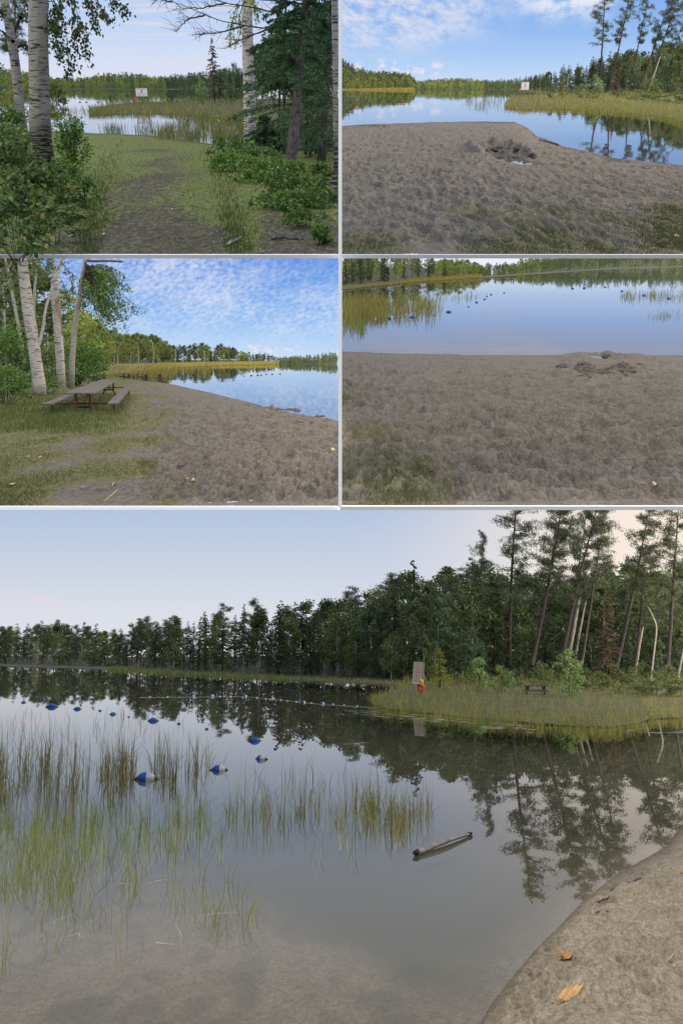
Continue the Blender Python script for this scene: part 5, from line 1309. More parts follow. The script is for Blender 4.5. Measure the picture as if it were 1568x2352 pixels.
b1 = [(20, 470, 160, 165, 13, 1100, 'bush_dark', 'tall broad leaved bush at the edge, beneath the slim birch'), (95, 505, 160, 115, 14, 900, 'bush_dark', 'broad leaved bush hiding the foot of the thick birch'), (170, 412, 95, 125, 7, 1700, 'bush', 'fine leaved light green bush on the path side of the birch'),
      (40, 590, 220, 150, 17, 1000, 'bush_dark', 'large leaved plant in the lower corner left of the path'), (140, 465, 120, 95, 9, 1000, 'bush', 'bright leafy bush in front of the thick birch'), (20, 385, 120, 115, 10, 900, 'bush', 'leafy bush around the slim birch trunk'),
      (195, 480, 80, 70, 7, 700, 'bush', 'low leafy weeds at the left rim of the path'), (130, 560, 130, 80, 12, 500, 'bush_dark', 'leafy plants low beside the path corner'), (70, 400, 110, 90, 9, 800, 'bush', 'green bush between the two birch feet')]
for i, (u, v, w, h, l, n, mt, lb) in enumerate(b1): bush(V1, u, v, w, h, l, n, mt, lb + ', upper left picture', 'bush', 'leafy_bush', 40 + i)
D = V1.G(575, 346)[1]
e, p0, m, D = stem(V1, [(577, 350), (574, 320), (571, 149), (566, 0), (564, -60)], [16, 14, 12.5, 11, 10], 'birch_tree', 'white birch on the right of the path before the reeds', 'birch', 'birch', D, 16)
hang(V1, e, p0, D, [[(566, -20), (545, 10), (530, 60), (525, 100)], [(566, -30), (585, 0), (592, 40)], [(566, -10), (548, 40), (545, 90)]], 6, 300, 'broad_lit', 7, 10)
hero_spruce(V1, (667, 396), (702, 0), V1.G(667, 396)[1], 'spruce with a bare pale trunk at the right of the path', 27, 1.9, 90, 1.6, 6.8, 1, limbs=[[(692, 66), (620, 66), (560, 60), (470, 35), (395, 4)], [(694, 45), (600, 22), (520, 6), (450, -12)], [(560, 60), (500, 76), (440, 82)], [(620, 66), (560, 88), (515, 112)], [(698, 10), (620, 0), (560, -10)], [(470, 35), (430, 45), (405, 75)], [(520, 6), (460, 20), (415, 18)], [(395, 4), (375, 0), (363, -6)]])
hero_spruce(V1, (738, 372), (764, 0), V1.G(738, 372)[1], 'dark thick spruce trunk deeper in the shade, upper left picture', 19, 2.2, 100, .9, 8.5, 2, bark='bark')
hero_spruce(V1, (712, 360), (727, 100), V1.G(712, 360)[1], 'thin dark spruce between two thicker trunks', 7, 1.8, 84, .6, 6.5, 3, bark='bark')
hero_spruce(V1, (640, 352), (643, 120), V1.G(640, 352)[1], 'small drooping spruce between the birch and the pale trunk', 6, 1.9, 66, .5, 6.2, 4, bark='bark')
hero_spruce(V1, (606, 362), (607, 290), V1.G(606, 362)[1], 'young spruce at the foot of the right birch', 5, 1.3, 40, .1, 1.4, 5, bark='bark')
hero_spruce(V1, (770, 366), (772, 200), V1.G(770, 366)[1], 'shaded spruce at the picture edge, upper left picture', 6, 2.4, 90, .2, 7.5, 6, bark='bark')
for i, (bx, by, tx, w_) in enumerate(((702, 356, 718, 3.6), (652, 350, 656, 3.2), (726, 352, 746, 5.0))):
    stem(V1, [(bx, by), ((bx + tx) / 2, by * .55), (tx, 0), (tx + 2, -40)], [w_, w_ * .9, w_ * .7, w_ * .6], 'spruce_pole', ['slim dark bare trunk just beyond the pale spruce trunk', 'slim dark bare trunk between birch and pale spruce trunk', 'dark bare trunk in the deep shade at the right'][i] + ', upper left picture', 'tree', 'bark', V1.G(bx, by)[1], 9)
D = V1.G(768, 470)[1]
e, p0, m, D = stem(V1, [(772, 470), (770, 430), (776, 395), (773, 200), (768, 0), (766, -40)], [20, 16, 9, 8, 7, 6], 'birch_tree', 'thin white birch with a swollen dark foot at the picture edge', 'birch', 'birch_hero', D, 14)
b2 = [(545, 395, 90, 60, 8, 420), (610, 420, 120, 60, 9, 600), (680, 452, 130, 62, 9, 640), (735, 480, 80, 50, 9, 380), (640, 480, 110, 44, 9, 420), (700, 520, 100, 36, 10, 260), (735, 562, 70, 40, 15, 90), (520, 372, 70, 60, 7, 380), (600, 385, 110, 50, 7, 500), (665, 420, 100, 50, 8, 420), (560, 365, 60, 46, 6, 350), (735, 430, 70, 60, 8, 380), (665, 500, 60, 30, 11, 120)]
nm = ['low plants at the path edge below the right birch', 'leafy ground plants in front of the young spruce', 'bright leafy plants at the foot of the pale spruce trunk', 'leafy plants beside the swollen birch foot', 'small leafy plants reaching onto the path', 'sparse plants on the dark soil near the fallen branch', 'broad leaved seedling in the lower corner', 'wispy weeds at the far end of the path', 'low green tangle behind the ground plants', 'leafy plants right behind the pale spruce trunk foot', 'fine weeds at the foot of the right birch', 'shaded plants under the spruces at the edge', 'single leafy seedling at the bare path edge']
for i, (u, v, w, h, l, n) in enumerate(b2): bush(V1, u, v, w * 1.3, h * .85, l, int(n * 1.9), 'bush', nm[i] + ', upper left picture', 'ground plants', 'ground_plants', 60 + i)
twig(V1, [(521, 563), (535, 556), (553, 548)], 4.5, 'birch', 'short cut birch stick lying on the path', 'stick', 'stick')
twig(V1, [(622, 548), (650, 547), (675, 549), (697, 550)], 4, 'bark_grey', 'lichen grey fallen branch at the right of the path', 'branch', 'fallen_branch')
twig(V1, [(725, 396), (748, 412), (752, 440), (752, 470)], 3.2, 'deadwood', 'pale bare root beside the swollen birch foot', 'root', 'root')
litter(V1, [(239, 540, 9, 'paleleaf', 'pale leaf on the path left of the middle'), (174, 548, 8, 'orangeleaf', 'orange leaf at the left rim of the path'), (395, 483, 7, 'paleleaf', 'small pale leaf in the middle of the path'), (602, 582, 12, 'dryleaf', 'brown leaf at the lower edge of the path'), (391, 582, 8, 'dryleaf', 'tan leaf in the lower middle of the path'), (480, 460, 6, 'dryleaf', 'brown leaf halfway up the path'), (545, 450, 6, 'paleleaf', 'pale leaf under the path side plants')])
ground_grass(V1, [(60, 770, 306, 588, 18000)], g1, (3, 9), 1.0, 'grass', 'short grass along the path, upper left picture', 51, thr=.3)
ground_grass(V1, [(100, 770, 320, 588, 20000)], lambda x, y, z: np.exp(-((np.abs(topx(V1, x, y, z)[0] - 375) - 130 - (topx(V1, x, y, z)[1] - 400) * .25) / 38) ** 2) * .9, (6, 18), 1.3, 'grass', 'longer green grass at both rims of the path, upper left picture', 52)

# ================================================================== UPPER RIGHT PICTURE
ZONES[V2] = [(1270, 'behind the white sign, upper right picture'), (1400, 'behind the saplings on the bank, upper right picture'), (3000, 'around the tall leaning pines, upper right picture')]
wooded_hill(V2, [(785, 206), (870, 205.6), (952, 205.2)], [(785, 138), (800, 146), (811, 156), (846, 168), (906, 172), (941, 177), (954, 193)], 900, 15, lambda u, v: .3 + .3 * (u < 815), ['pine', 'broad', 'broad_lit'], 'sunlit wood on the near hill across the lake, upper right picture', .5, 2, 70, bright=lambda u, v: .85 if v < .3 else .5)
bank(V2, [(785, 209), (870, 208), (952, 206.5)], [(785, 202), (952, 204)], 'golden grassy shore under the near hill, upper right picture', .5, 'bankfloor', 30)
r = np.random.default_rng(35); uu = 787 + 165 * r.random(2500); reeds(V2, np.stack([uu, 205.6 + 3 * r.random(2500)], 1), U(3, 6), .8, U(.1, .5), 'reed_gold', 'golden marsh grass below the near hill, upper right picture', 'marsh grass', 35, 'marsh_grass')
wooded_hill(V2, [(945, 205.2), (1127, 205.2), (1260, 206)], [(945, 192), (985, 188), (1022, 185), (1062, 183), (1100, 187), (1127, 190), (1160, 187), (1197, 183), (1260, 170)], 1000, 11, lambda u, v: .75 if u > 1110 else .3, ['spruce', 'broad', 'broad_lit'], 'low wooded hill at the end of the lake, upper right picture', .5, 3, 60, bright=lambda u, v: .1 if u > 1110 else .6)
HB2 = [(1200, 210), (1300, 213), (1433, 218), (1660, 220)]
TP2 = [(1200, 182), (1243, 172), (1303, 156), (1333, 153), (1363, 140), (1408, 126), (1484, 120), (1568, 98), (1660, 90)]
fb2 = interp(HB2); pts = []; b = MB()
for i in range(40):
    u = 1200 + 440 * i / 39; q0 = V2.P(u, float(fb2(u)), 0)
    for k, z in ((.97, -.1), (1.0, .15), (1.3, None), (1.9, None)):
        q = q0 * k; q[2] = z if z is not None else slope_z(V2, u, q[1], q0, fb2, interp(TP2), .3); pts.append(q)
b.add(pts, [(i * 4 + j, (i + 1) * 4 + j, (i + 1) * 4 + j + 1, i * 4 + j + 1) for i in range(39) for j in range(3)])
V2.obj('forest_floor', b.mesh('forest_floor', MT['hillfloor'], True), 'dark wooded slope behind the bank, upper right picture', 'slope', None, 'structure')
mx2 = lambda u, d: ('spruce' if rnd.random() < .55 else 'pine' if rnd.random() < .5 else 'broad') if u < 1400 else ('broad' if rnd.random() < .45 else 'spruce' if rnd.random() < .6 else 'blue')
forest(V2, HB2, TP2, scatter(1205, 1640, 60), mx2, '', (.2, .7), (.88, 1.03), .3, 1.15, 'at the back')
forest(V2, HB2, TP2, scatter(1205, 1640, 55), mx2, '', (.0, .18), (.5, .9), .3, 1.15, 'in the front row')
hero_pine(V2, 0, 1374, 218, 1392, -40, 'tall dark pine with a drooping crown, standing apart, upper right picture', 1.0, .85)
hero_pine(V2, 1, 1396, 219, 1455, -40, 'second tall pine leaning outward, upper right picture', 1.0, .75)
hero_pine(V2, 2, 1440, 219, 1500, -40, 'slim pine leaning beyond the second tall pine, upper right picture', 1.0, .6)
hero_pine(V2, 3, 1462, 220, 1548, -20, 'strongly leaning pine close to the white snag, upper right picture', 1.0, .75)
hero_pine(V2, 0, 1480, 220, 1575, -20, 'thick leaning pine at the picture edge, upper right picture', 1.0, .8)
hero_pine(V2, 2, 1500, 220, 1600, 10, 'thin outermost leaning pine, upper right picture', 1.0, .6)
stem(V2, [(1488, 208), (1493, 195), (1515, 130)], [2.4, 2.2, 1.2], 'tree_snag', 'pale leaning snag under the pines, upper right picture', 'tree snag', 'deadwood', V2.P(1488, 220, 0)[1] * .97)
stem(V2, [(1303, 213), (1302, 195), (1304, 172)], [1.5, 1.3, .6], 'birch_snag', 'white birch snag behind the saplings, upper right picture', 'birch', 'birch_white')
p = V2.P(1409, 222, .1); plant(V2, 'spruce1', 'spruce_tree', 'brown spruce between the tall pines, upper right picture', 'spruce', p, 90 * V2.px_size(p), None, None, 'brown', (.04, 0), .8)
f2, k2 = bank(V2, [(1158, 246), (1200, 252), (1283, 250), (1400, 256), (1453, 260), (1524, 268), (1568, 281), (1660, 290)], [(1158, 240), (1172, 226), (1232, 219), (1568, 217), (1660, 217)], 'sedge bank with saplings across the inlet, upper right picture', .25)
r = np.random.default_rng(36); n = 11000; uu = 1160 + 430 * r.random(n); tt = -.12 + 1.12 * r.random(n) ** 1.2; pp = np.stack([uu, f2(uu) * (1 - tt) + k2(uu) * tt], 1)
reeds(V2, pp[:6500], U(6, 15), .9, U(.1, .5), 'reed_green', 'green sedge on the bank under the pines, upper right picture', 'sedge', 36, 'sedge')
reeds(V2, pp[6500:], U(6, 16), .9, U(.1, .5), 'reed', 'tawny sedge on the bank under the pines, upper right picture', 'sedge', 37, 'sedge')
reeds(V2, clumped([(1065, 1160, 228, 256, 46, 5, 4, 2)], 38), U(5, 16), .6, U(.05, .3), 'reed', 'thin reeds in open water off the bank tip, upper right picture', 'reeds', 38)
e, p, m = lake_sign(V2, 1203, 225, 17, 16, 33, 'white lake sign on the bank tip, upper right picture')
e = V2.thing('life_ring', 'red and yellow life ring on the sign post, upper right picture', 'life ring', p + np.array([-12 * m, -.1, 14 * m])); ring(V2, e, (0, 0, 0), .22, .08, 'red', 'ring', 'y'); ring(V2, e, (.05, -.02, .33), .12, .06, 'yellow', 'rope_coil', 'y', 12)
shrub(V2, 1265, 228, 34, 17, 'slim pale sapling nearest the sign, upper right picture', 2)
p = V2.P(1289, 228, .1); plant(V2, 'larch1', 'larch_sapling', 'young yellow green larch on the bank, upper right picture', 'larch', p, 44 * V2.px_size(p), None, None, None, (0, 0), 1.0)
shrub(V2, 1331, 226, 30, 30, 'round pale sapling before the forest, upper right picture', 0)
shrub(V2, 1361, 230, 52, 38, 'largest pale sapling beside the far picnic table, upper right picture', 0)
for i, (u, v, h, w) in enumerate(((1460, 232, 24, 60), (1510, 236, 26, 60), (1550, 240, 30, 60), (1420, 226, 20, 40), (1490, 222, 40, 50), (1540, 222, 40, 50))): shrub(V2, u, v, h, w, 'low green shrub on the bank under the pines, upper right picture', 0, 'broad', group='low shrubs under the pines, upper right picture')
p = V2.P(1340, 228, .1); picnic_table(V2, p, (.98, .2), 20 * V2.px_size(p), .8, .75, .45, .65, 'tiny dark picnic table on the bank, upper right picture', None, 'darkwood')
for i, (u, v) in enumerate(((797, 227), (812, 228), (829, 228), (845, 227.5), (786.5, 241), (868, 226))): buoy(V2, u, v, 5, 'tiny blue buoy near the left shore, upper right picture', 'tiny blue buoys, upper right picture', 0, 'blue', False)
twig(V2, [(1236, 322), (1262, 327), (1282, 334)], 1.4, 'bark', 'dark twig at the water edge of the sand spit', 'stick', 'stick')
litter(V2, [(1026, 520, 15, 'orangeleaf', 'reddish leaf on the sand near the lower edge'), (1356, 462, 12, 'orangeleaf', 'rusty leaf in the grass below the dug hole'), (962, 312, 7, 'paleleaf', 'white scrap on the far sand'), (1228, 495, 6, 'paleleaf', 'pale leaf on the sand below the grass patch'), (1050, 480, 6, 'paleleaf', 'small pale leaf left of the grass patch'), (1552, 545, 12, 'paleleaf', 'pale leaf in the lower corner of the sand')])
ground_grass(V2, [(1090, 1420, 420, 588, 8000), (785, 1100, 500, 588, 4500), (1400, 1600, 375, 588, 6500)], g2, (3, 9), .9, 'grass', 'thin green grass coming through the sand, upper right picture', 53, thr=.22)
ground_grass(V2, [(1380, 1600, 370, 588, 7000), (1000, 1400, 480, 588, 4000)], g2, (3, 8), .9, 'grass_dry', 'thin dry grass coming through the sand, upper right picture', 54, thr=.25)
# ================================================================== MIDDLE LEFT PICTURE
ZONES[V3] = [(120, 'behind the bushes at the edge, picnic table picture'), (260, 'behind the birches, picnic table picture'), (420, 'beyond the golden marsh, picnic table picture'), (540, 'on the middle of the far shore, picnic table picture'), (900, 'towards the far point, picnic table picture')]
HB3 = [(-60, 846), (120, 842), (249, 838), (423, 836), (560, 835.5), (640, 835.5)]
TP3 = [(-60, 560), (60, 600), (120, 640), (179, 720), (224, 752), (259, 762), (309, 770), (324, 766), (359, 772), (393, 790), (428, 796), (468, 790), (488, 797), (518, 792), (540, 801), (573, 812), (598, 811), (632, 817), (640, 830)]
def mx3(u, d):
    q = rnd.random()
    if u < 400: return 'lit' if q < .55 else 'broad' if q < .85 else 'spruce'
    return 'pine' if q < .3 else 'spruce' if q < .5 else 'lit' if q < .75 else 'dead' if q < .88 else 'broad'
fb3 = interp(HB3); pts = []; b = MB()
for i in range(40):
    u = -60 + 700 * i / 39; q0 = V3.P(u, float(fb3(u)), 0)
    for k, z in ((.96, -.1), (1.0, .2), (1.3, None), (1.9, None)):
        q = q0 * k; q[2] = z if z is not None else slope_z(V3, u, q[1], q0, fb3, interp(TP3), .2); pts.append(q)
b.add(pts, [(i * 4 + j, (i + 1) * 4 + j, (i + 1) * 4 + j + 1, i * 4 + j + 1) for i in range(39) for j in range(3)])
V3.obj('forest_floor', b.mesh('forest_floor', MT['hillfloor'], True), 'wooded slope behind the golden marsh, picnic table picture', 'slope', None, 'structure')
forest(V3, HB3, TP3, scatter(205, 638, 85), mx3, '', (.2, .6), (.88, 1.03), .2, 1.1, 'at the back')
forest(V3, HB3, TP3, scatter(215, 638, 80), mx3, '', (.0, .15), (.55, .9), .2, 1.1, 'in the front row')
for i, (u, v, t) in enumerate(((248, 838, 800), (262, 838, 790), (270, 838, 795), (318, 837, 800), (352, 837, 785), (300, 837, 806), (402, 837, 802), (420, 837, 808), (232, 839, 790), (455, 836, 808), (470, 836, 803))):
    stem(V3, [(u, v), (u + 1, (v + t) / 2), (u + rnd.uniform(-4, 4), t)], [1.3, 1.0, .5], 'birch_snag', 'thin pale birch stem at the front of the far forest', 'birch', 'birch_white', None, 6, None, 'thin pale stems before the far forest')
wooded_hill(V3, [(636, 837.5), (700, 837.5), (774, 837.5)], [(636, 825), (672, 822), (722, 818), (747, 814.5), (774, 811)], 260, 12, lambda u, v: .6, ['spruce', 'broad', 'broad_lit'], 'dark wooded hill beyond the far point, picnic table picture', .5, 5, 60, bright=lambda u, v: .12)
f3, k3 = bank(V3, [(-60, 870), (200, 866), (245, 862), (330, 853), (420, 844), (520, 840), (638, 838)], [(-60, 845), (249, 838), (423, 836), (638, 835.6)], 'golden marsh edge along the far shore, picnic table picture', .25)
r = np.random.default_rng(41); n = 12000; uu = 180 + 460 * r.random(n) ** 1.3; tt = r.random(n); pp = np.stack([uu, f3(uu) * (1 - tt) + k3(uu) * tt], 1)
reeds(V3, pp, lambda r, n: 3 + 6 * r.random(n), .8, U(.1, .5), 'reed_gold', 'golden marsh grass along the far shore, picnic table picture', 'marsh grass', 41, 'marsh_grass')
reeds(V3, clumped([(250, 400, 850, 872, 70, 22, 8, 3), (330, 480, 843, 856, 50, 14, 9, 2)], 42), U(5, 14), .7, U(.05, .3), 'reed', 'yellow green reeds standing in the shallow bay behind the far tables', 'reeds', 42)
for i, (u, v, w) in enumerate(((577, 863, 6), (592, 862, 6), (600, 862, 5), (612, 860, 5), (625, 860, 5), (643, 859.5, 5), (560, 864, 4), (536, 866, 5), (520, 867, 5))): buoy(V3, u, v, w, 'tiny dark blue buoy on the lake, picnic table picture', 'tiny buoys, picnic table picture', 0, 'blue', False)

# tables
def table_between(V, a, c, **kw):
    pa, pc = V.G(*a), V.G(*c); d = pc - pa; L = np.linalg.norm(d[:2]); mid = (pa + pc) / 2
    e = picnic_table(V, mid, (d[0] / L, d[1] / L), L * 1.16, tl=.43, **kw); return e
table_between(V3, (193, 946), (251, 906), Wt=.88, ht=.70, hs=.37, gap=.98, wb=.34, label='large weathered picnic table with benches on the grass beside the birches')
p = V3.G(307, 871); picnic_table(V3, p, (.12, .99), 6.0, 23 * V3.px_size(p), .68, .4, .72, 'dark picnic table seen end on, nearer the birches', None, 'darkwood')
p = V3.G(352, 876); picnic_table(V3, p, (.99, -.1), 47 * V3.px_size(p), .8, .72, .42, .8, 'dark picnic table seen side on at the water edge', None, 'darkwood')

D = 46.0
e, p0, m, D = stem(V3, [(92, 892), (90, 871), (80, 813), (76, 772), (61, 690), (52, 594), (47, 545)], [15, 14, 13, 13.5, 12.5, 11, 10], 'birch_tree', 'thick white birch standing over the bush beside the table', 'birch', 'birch', D, 20)
hang(V3, e, p0, D, [[(50, 560), (20, 590), (5, 640)], [(50, 555), (80, 590), (95, 640)], [(50, 560), (30, 610), (25, 660)], [(52, 550), (110, 580), (120, 620)]], 5, 700, 'broad', 9, 12)
def limb(V, e, p0, D, pts, rpx, mat, nm='limb'):
    P = np.array([V.at(u, v, D) - p0 for u, v in pts]); m = V.px_size(p0); t = np.linspace(0, 1, 10); Q = np.stack([np.interp(t, np.linspace(0, 1, len(P)), P[:, k]) for k in range(3)], 1)
    Q[1:-1] = (Q[:-2] + 2 * Q[1:-1] + Q[2:]) / 4
    addpart(V, e, nm, MB().tube(Q, np.interp(t, np.linspace(0, 1, len(rpx)), np.array(rpx) * m), 8, True, 0, .12, 1).mesh(nm, MT[mat], True))
limb(V3, e, p0, D, [(86, 800), (94, 775), (100, 752), (104, 711), (121, 656)], [4.5, 4, 3.5, 3, 1.8], 'birch')
e, p0, m, D2 = stem(V3, [(60, 880), (54, 805), (42, 740), (29, 680), (20, 619), (12, 594), (4, 560)], [4.5, 4, 4, 3.6, 3.2, 2.6, 2], 'birch_tree', 'thin leaning white birch nearest the picture edge, picnic table picture', 'birch', 'birch_white', 50.0, 10)
limb(V3, e, p0, D2, [(20, 640), (8, 628), (-6, 612)], [2, 1.6, 1], 'birch_white'); limb(V3, e, p0, D2, [(20, 617), (26, 605), (32, 598)], [1.8, 1.4, 1], 'birch_white')
e, p0, m, D2 = stem(V3, [(80, 880), (78, 731), (79, 670), (84, 630), (86, 604)], [4, 3.6, 3.2, 2.4, 1.4], 'birch_snag', 'bare pale birch stub behind the thick birch', 'birch', 'birch_white', 52.0, 9)
e, p0, m, D2 = stem(V3, [(142, 880), (135, 772), (130, 720), (127, 680), (127, 640)], [10, 9, 9, 9.5, 9], 'birch_tree', 'split forked birch with brown torn bark', 'birch', 'birch', 56.0, 14)
limb(V3, e, p0, D2, [(139, 770), (133, 725), (130, 690), (129, 668)], [5, 8, 9, 4], 'splitwood', 'torn_wood')
limb(V3, e, p0, D2, [(127, 652), (125, 625), (121, 594), (117, 560)], [8, 6, 5, 4], 'birch'); limb(V3, e, p0, D2, [(128, 650), (134, 622), (145, 596), (150, 565)], [6.5, 5, 4.5, 4], 'birch')
hang(V3, e, p0, D2, [[(125, 600), (105, 610), (100, 650)], [(140, 600), (160, 625), (168, 670)], [(130, 620), (150, 660), (160, 690)], [(120, 570), (90, 590), (85, 640)]], 5, 500, 'broad', 10, 12)
for u0, u1, v1 in ((126, 122, 690), (130, 124, 700)): limb(V3, e, p0, D2, [(u0, 775), (u1, v1)], [1.6, 1.2], 'splitwood', 'torn_strip')
e, p0, m, D2 = stem(V3, [(164, 880), (168, 789), (173, 745), (178, 711), (186, 660), (191, 629), (197, 596), (200, 570)], [7, 6, 6, 5.6, 5.2, 5, 4.6, 4], 'birch_tree', 'white birch with a broken side limb and a full leafy crown', 'birch', 'birch_white', 50.0, 12)
limb(V3, e, p0, D2, [(197, 598), (215, 600), (250, 599), (283, 601)], [3.4, 2.8, 2.4, 2.2], 'bark_grey')
lm = []
r = np.random.default_rng(12)
for k in range(64):
    a = r.random() * 6.28; q = math.sqrt(r.random()); x = 248 + 60 * q * math.cos(a); y = 690 + 84 * q * math.sin(a)
    if x < 210 and y < 630: continue
    lm.append([(196, 640 - 40 * r.random()), ((x + 196) / 2, (y + 640) / 2 - 18), (x, y)])
hang(V3, e, p0, D2, lm, 5.2, 4600, 'bush', 13, 13, rpx=1.0)
for i, (u, v, h, mt) in enumerate(((20, 880, 300, 'broad'), (110, 870, 230, 'broad'), (5, 900, 250, 'broad'), (150, 860, 190, 'broad_lit'), (205, 852, 130, 'broad_lit'), (60, 868, 270, 'broad'), (225, 850, 110, 'broad_lit'), (185, 856, 140, 'broad'), (40, 860, 220, 'broad_lit'), (240, 848, 80, 'broad_lit'))):
    p = V3.at(u, v, 74 + 6 * i); p[2] = max(p[2], .2); p = V3.P(u, v, .3) if p[2] < .2 else p
    plant(V3, 'broad%d' % (i % 5), 'leafy_tree', ('yellow green' if mt == 'broad_lit' else 'dark green') + ' leafy tree in the thicket behind the birches', 'leafy tree', p, min(h * V3.px_size(p), 13), None, 'thicket trees behind the birches', mt, (0, 0), 1.5)
bb = [(172, 886, 150, 100, 6, 3200, 'bush', 'large rounded bush behind the picnic table'), (30, 905, 130, 150, 7, 2200, 'bush', 'tall leafy bush at the edge beside the thick birch'), (90, 905, 90, 70, 6, 1000, 'bush', 'low bush at the foot of the thick birch'), (15, 930, 110, 80, 7, 1000, 'bush', 'bright low bush at the picture edge'), (120, 890, 90, 90, 6, 1300, 'bush_dark', 'dark bush between thick birch and rounded bush'), (225, 876, 50, 55, 5, 700, 'bush_dark', 'small dark bush at the end of the rounded bush'), (20, 850, 110, 120, 7, 1500, 'bush_dark', 'dark tall bush under the thin leaning birch')]
for i, (u, v, w, h, l, n, mt, lb) in enumerate(bb): bush(V3, u, v, w, h, l, n, mt, lb + ', picnic table picture', 'bush', 'leafy_bush', 80 + i)
soft = lambda c, s, V: (lambda x, y, z: np.exp(-((topx(V, x, y, z)[0] - c[0]) / s[0]) ** 2 - ((topx(V, x, y, z)[1] - c[1]) / s[1]) ** 2) + .25)
ground_grass(V3, [(-20, 300, 890, 1000, 14000)], soft((90, 945), (160, 42), V3), (5, 14), 1.0, 'grass', 'lush green grass around the large picnic table', 61, thr=.3)
ground_grass(V3, [(-20, 430, 880, 1163, 20000)], g3, (3, 8), 1.0, 'grass_dry', 'thin dry grass on the worn strip, picnic table picture', 62, thr=.45)
ground_grass(V3, [(-20, 420, 880, 1163, 9000)], g3, (3, 9), 1.0, 'grass', 'thin green grass on the worn strip, picnic table picture', 63, thr=.6)
litter(V3, [(430, 1104, 15, 'dryleaf', 'brown crumpled leaf on the sand edge'), (446, 1106, 15, 'paleleaf', 'pale torn leaf beside the brown crumpled leaf'), (301, 1063, 8, 'orangeleaf', 'orange leaf in the middle of the worn grass'), (342, 1092, 7, 'orangeleaf', 'orange leaf at the sand edge of the grass'), (363, 1085, 6, 'orangeleaf', 'smaller orange leaf at the sand edge'), (29, 1115, 13, 'paleleaf', 'tan leaf in the lower corner of the grass'), (92, 1052, 9, 'paleleaf', 'pale bark scrap in the grass'), (66, 1050, 7, 'paleleaf', 'small pale leaf beside the bark scrap'), (190, 1121, 7, 'paleleaf', 'white leaf low in the worn grass'), (764, 1036, 16, 'paleleaf', 'white scrap on the sand at the picture edge')])
twig(V3, [(240, 1152), (255, 1140), (270, 1126)], 1.5, 'straw', 'pale bent twig in the worn grass'); twig(V3, [(258, 1117), (262, 1109)], 1.4, 'straw', 'short pale twig above the bent twig')

# ================================================================== MIDDLE RIGHT PICTURE
ZONES[V4] = [(880, 'at the outer end of the left shore, sand slope picture'), (985, 'above the golden shore strip, sand slope picture'), (1300, 'near the wooded point, sand slope picture')]
HB4 = [(760, 661), (881, 651), (982, 642), (1060, 638), (1107, 635)]
TP4 = [(760, 552), (900, 566), (960, 576), (985, 596), (1027, 595), (1062, 597), (1087, 598), (1100, 606), (1107, 618)]
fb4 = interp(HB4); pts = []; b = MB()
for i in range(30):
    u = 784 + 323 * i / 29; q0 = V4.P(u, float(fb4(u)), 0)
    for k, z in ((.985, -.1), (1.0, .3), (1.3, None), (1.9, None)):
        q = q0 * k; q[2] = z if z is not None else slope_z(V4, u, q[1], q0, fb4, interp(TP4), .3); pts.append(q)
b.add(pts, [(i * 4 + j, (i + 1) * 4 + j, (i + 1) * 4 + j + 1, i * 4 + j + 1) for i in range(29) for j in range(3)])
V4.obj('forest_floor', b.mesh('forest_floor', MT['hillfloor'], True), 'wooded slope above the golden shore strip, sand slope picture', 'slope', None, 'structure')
def mx4(u, d):
    q = rnd.random()
    if u < 985: return 'dead' if q < .36 else 'spruce' if q < .58 else 'lit' if q < .85 else 'broad'
    return 'broad' if q < .3 else 'lit' if q < .66 else 'spruce' if q < .88 else 'dead'
forest(V4, HB4, TP4, scatter(790, 1105, 60), mx4, '', (.15, .6), (.85, 1.03), .3, 1.05, 'at the back')
forest(V4, HB4, TP4, scatter(790, 1100, 46), mx4, '', (.0, .12), (.55, .95), .3, 1.05, 'in the front row')
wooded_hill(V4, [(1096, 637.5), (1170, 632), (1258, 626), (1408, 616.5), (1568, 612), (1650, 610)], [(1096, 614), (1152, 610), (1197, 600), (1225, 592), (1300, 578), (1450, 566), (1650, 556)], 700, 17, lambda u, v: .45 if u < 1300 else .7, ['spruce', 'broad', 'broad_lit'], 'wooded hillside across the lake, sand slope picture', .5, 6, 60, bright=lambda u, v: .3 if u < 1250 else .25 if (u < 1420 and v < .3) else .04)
bank(V4, [(1096, 640), (1258, 628.5), (1408, 618.5), (1568, 613.5), (1650, 611.5)], [(1096, 636), (1258, 625), (1408, 615.6), (1568, 611), (1650, 609.5)], 'thin pale shore under the far hillside, sand slope picture', .4, 'bankfloor', 40)
f4, k4 = bank(V4, [(780, 667), (881, 656), (982, 646.5), (1060, 641.5), (1107, 638)], [(780, 658), (881, 649), (982, 640.5), (1107, 634.5)], 'golden grass shore strip, sand slope picture', .4, 'bankfloor', 40)
r = np.random.default_rng(43); n = 6000; uu = 786 + 320 * r.random(n); tt = r.random(n); pp = np.stack([uu, f4(uu) * (1 - tt) + k4(uu) * tt], 1)
reeds(V4, pp, U(4, 9), .9, U(.1, .5), 'reed_gold', 'golden grass along the left shore, sand slope picture', 'marsh grass', 43, 'marsh_grass')
reeds(V4, clumped([(787, 880, 700, 735, 60, 26, 9, 5), (787, 990, 690, 722, 70, 14, 10, 5), (860, 1010, 700, 735, 30, 8, 8, 4)], 44), U(12, 34), .9, U(.05, .35), 'reed', 'yellow green reed bed standing in the water at the left, sand slope picture', 'reeds', 44)
reeds(V4, clumped([(787, 840, 735, 762, 30, 10, 7, 4)], 45), U(10, 30), .9, U(.05, .35), 'reed_green', 'dark loose reeds nearest the sand at the left, sand slope picture', 'reeds', 45)
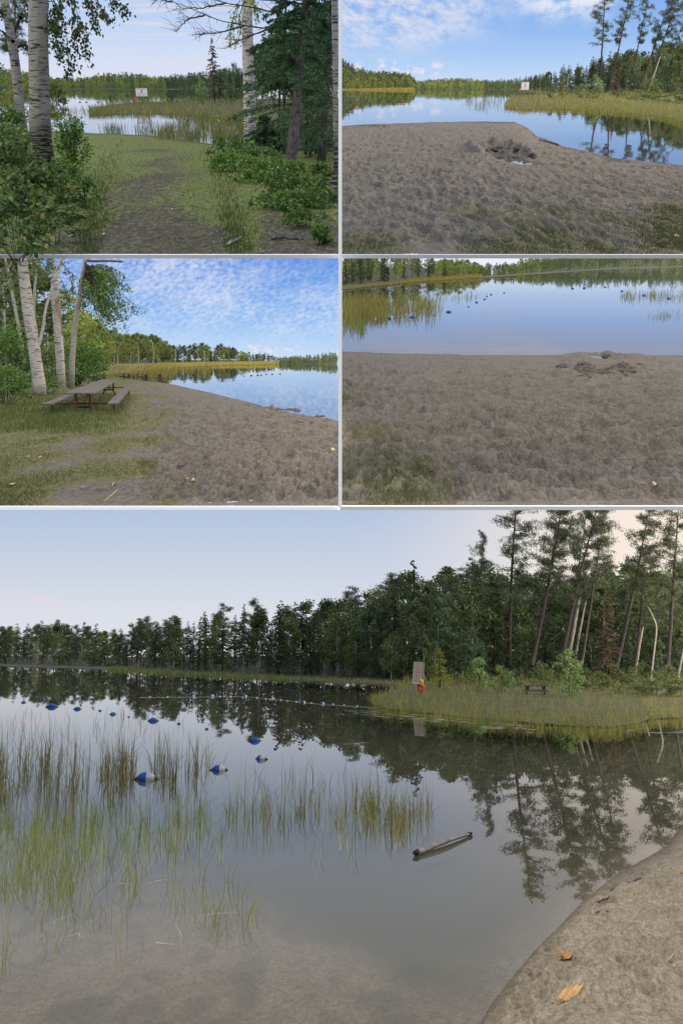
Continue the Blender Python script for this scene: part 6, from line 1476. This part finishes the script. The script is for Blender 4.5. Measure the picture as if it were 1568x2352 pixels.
reeds(V4, clumped([(1425, 1580, 672, 690, 60, 6, 6, 2), (1490, 1560, 722, 730, 12, 7, 4, 3), (1000, 1110, 678, 690, 24, 4, 6, 2)], 46), U(5, 20), .7, U(.05, .4), 'reed_green', 'sparse thin reeds in open water, sand slope picture', 'reeds', 46)
for i, (u, v, w, lb) in enumerate(((947, 729, 12, 'dark blue buoy at the end of the reed bed'), (897, 732, 13, 'white and blue buoy inside the reed bed'), (860, 733, 9, 'pale buoy farthest inside the reed bed'), (1030, 717, 11, 'blue buoy alone beyond the reed bed'), (1094, 695, 7, 'blue buoy in the middle of the far row'), (1112, 688, 6, 'small blue buoy above the middle of the far row'),
        (1118, 681, 5, 'small blue buoy near the far end of the row'), (1127, 677, 6, 'blue buoy second from the far end of the row'), (1157, 673, 5, 'blue buoy at the far end of the row'), (1314, 663, 7, 'first dark buoy of the farther line'), (1341, 662, 8, 'second dark buoy of the farther line'), (1389, 660, 6, 'third dark buoy of the farther line'), (1427, 669, 7, 'dark buoy at the start of the sparse reeds'), (1478, 679, 9, 'blue buoy in the sparse reeds'), (1534, 686, 9, 'blue buoy farthest into the sparse reeds'), (997, 724, 5, 'tiny blue float near the lone buoy'), (1075, 705, 5, 'tiny blue float before the far row'))):
    buoy(V4, u, v, w, lb + ', sand slope picture', None, .1, 'both' if i in (1, 2) else 'blue', w > 10)
# heaped clods of dug sand
def clod(V, px, py, w, seed, group):
    r = np.random.default_rng(seed); p = V.G(px, py); m = V.px_size(p) * w; n, k = 12, 7; v = []
    for i in range(k):
        ph = math.pi / 2 * i / (k - 1)
        for j in range(n):
            q = 1 + .5 * (r.random() - .5); a = 2 * math.pi * j / n
            v.append((m / 2 * math.cos(ph) * math.cos(a) * q, m / 2 * 1.6 * math.cos(ph) * math.sin(a) * q, m * .26 * math.sin(ph) * q - .02))
    f = [(i * n + j, i * n + (j + 1) % n, (i + 1) * n + (j + 1) % n, (i + 1) * n + j) for i in range(k - 1) for j in range(n)]
    return V.obj('sand_heap', MB().add(v, f).mesh('sand_heap', MT['dugsand'], True), group[0], 'sand heap', group[1], None, p)
MT['dugsand'] = plain('dug_damp_sand', (0.08, 0.07, 0.058), (0.18, 0.155, 0.128), 14, 0.95, (1, .4, 1), 1.0, 0.04)
r = np.random.default_rng(6)
for i in range(34):
    u, v = 1384 + r.normal() * 48, 838 + abs(r.normal()) * 14
    if abs(u - 1384) < 30 and v < 850: continue
    clod(V4, u, v, 12 + 28 * r.random(), i, ('dark heap of dug sand around the small pool, sand slope picture', 'dug sand heaps around the small pool'))
clod(V4, 1393, 818, 24, 99, ('dark dug sand heap standing against the water behind the pool', None))
for i in range(16): clod(V3, 660 + 100 * r.random(), 946 + 18 * r.random() + 8, 8 + 12 * r.random(), 50 + i, ('dark heap of dug sand at the water edge, picnic table picture', 'dug sand heaps, picnic table picture'))
for i in range(22):
    a = r.random() * 6.28; clod(V2, 1168 + 52 * math.cos(a) * (1 + .3 * r.random()), 362 - 20 * abs(math.sin(a)) * (1 + .25 * r.random()), 8 + 14 * r.random(), 80 + i, ('clod of dug sand on the rim of the dug hole', 'dug sand clods round the hole'))
for i in range(14): clod(V2, 830 + 75 * r.random(), 288 + 5 * r.random(), 6 + 8 * r.random(), 120 + i, ('dark clod of sand along the far water edge of the spit', 'dark clods along the spit edge'))
twig(V4, [(1413, 814), (1435, 813.5), (1455, 815)], 1.6, 'bark', 'dark stick lying at the water edge beside the sand heap', 'stick', 'stick')
twig(V4, [(985, 1085), (997, 1084), (1010, 1085)], 1.3, 'bark', 'short dark twig on the grassy sand', 'stick', 'stick')
litter(V4, [(820, 1023, 10, 'paleleaf', 'white leaf at the left of the grassy sand'), (888, 1022, 8, 'orangeleaf', 'tan orange leaf in the grassy sand'), (1130, 1033, 7, 'paleleaf', 'white scrap in the middle of the sand slope'), (1502, 1115, 13, 'paleleaf', 'pale curled leaf low on the sand slope'), (1562, 1045, 7, 'paleleaf', 'small white scrap at the picture edge, sand slope picture'), (1335, 901, 6, 'orangeleaf', 'rusty leaf below the sand heaps'), (977, 1055, 6, 'paleleaf', 'tiny pale leaf near the dark twig')])
ground_grass(V4, [(785, 1130, 950, 1163, 12000), (785, 860, 880, 930, 1500)], g4, (3, 9), 1.0, 'grass', 'thin green grass in the lower corner of the sand slope', 64, thr=.25)
ground_grass(V4, [(785, 1130, 950, 1163, 5000)], g4, (3, 8), 1.0, 'grass_dry', 'thin dry grass in the lower corner of the sand slope', 65, thr=.3)
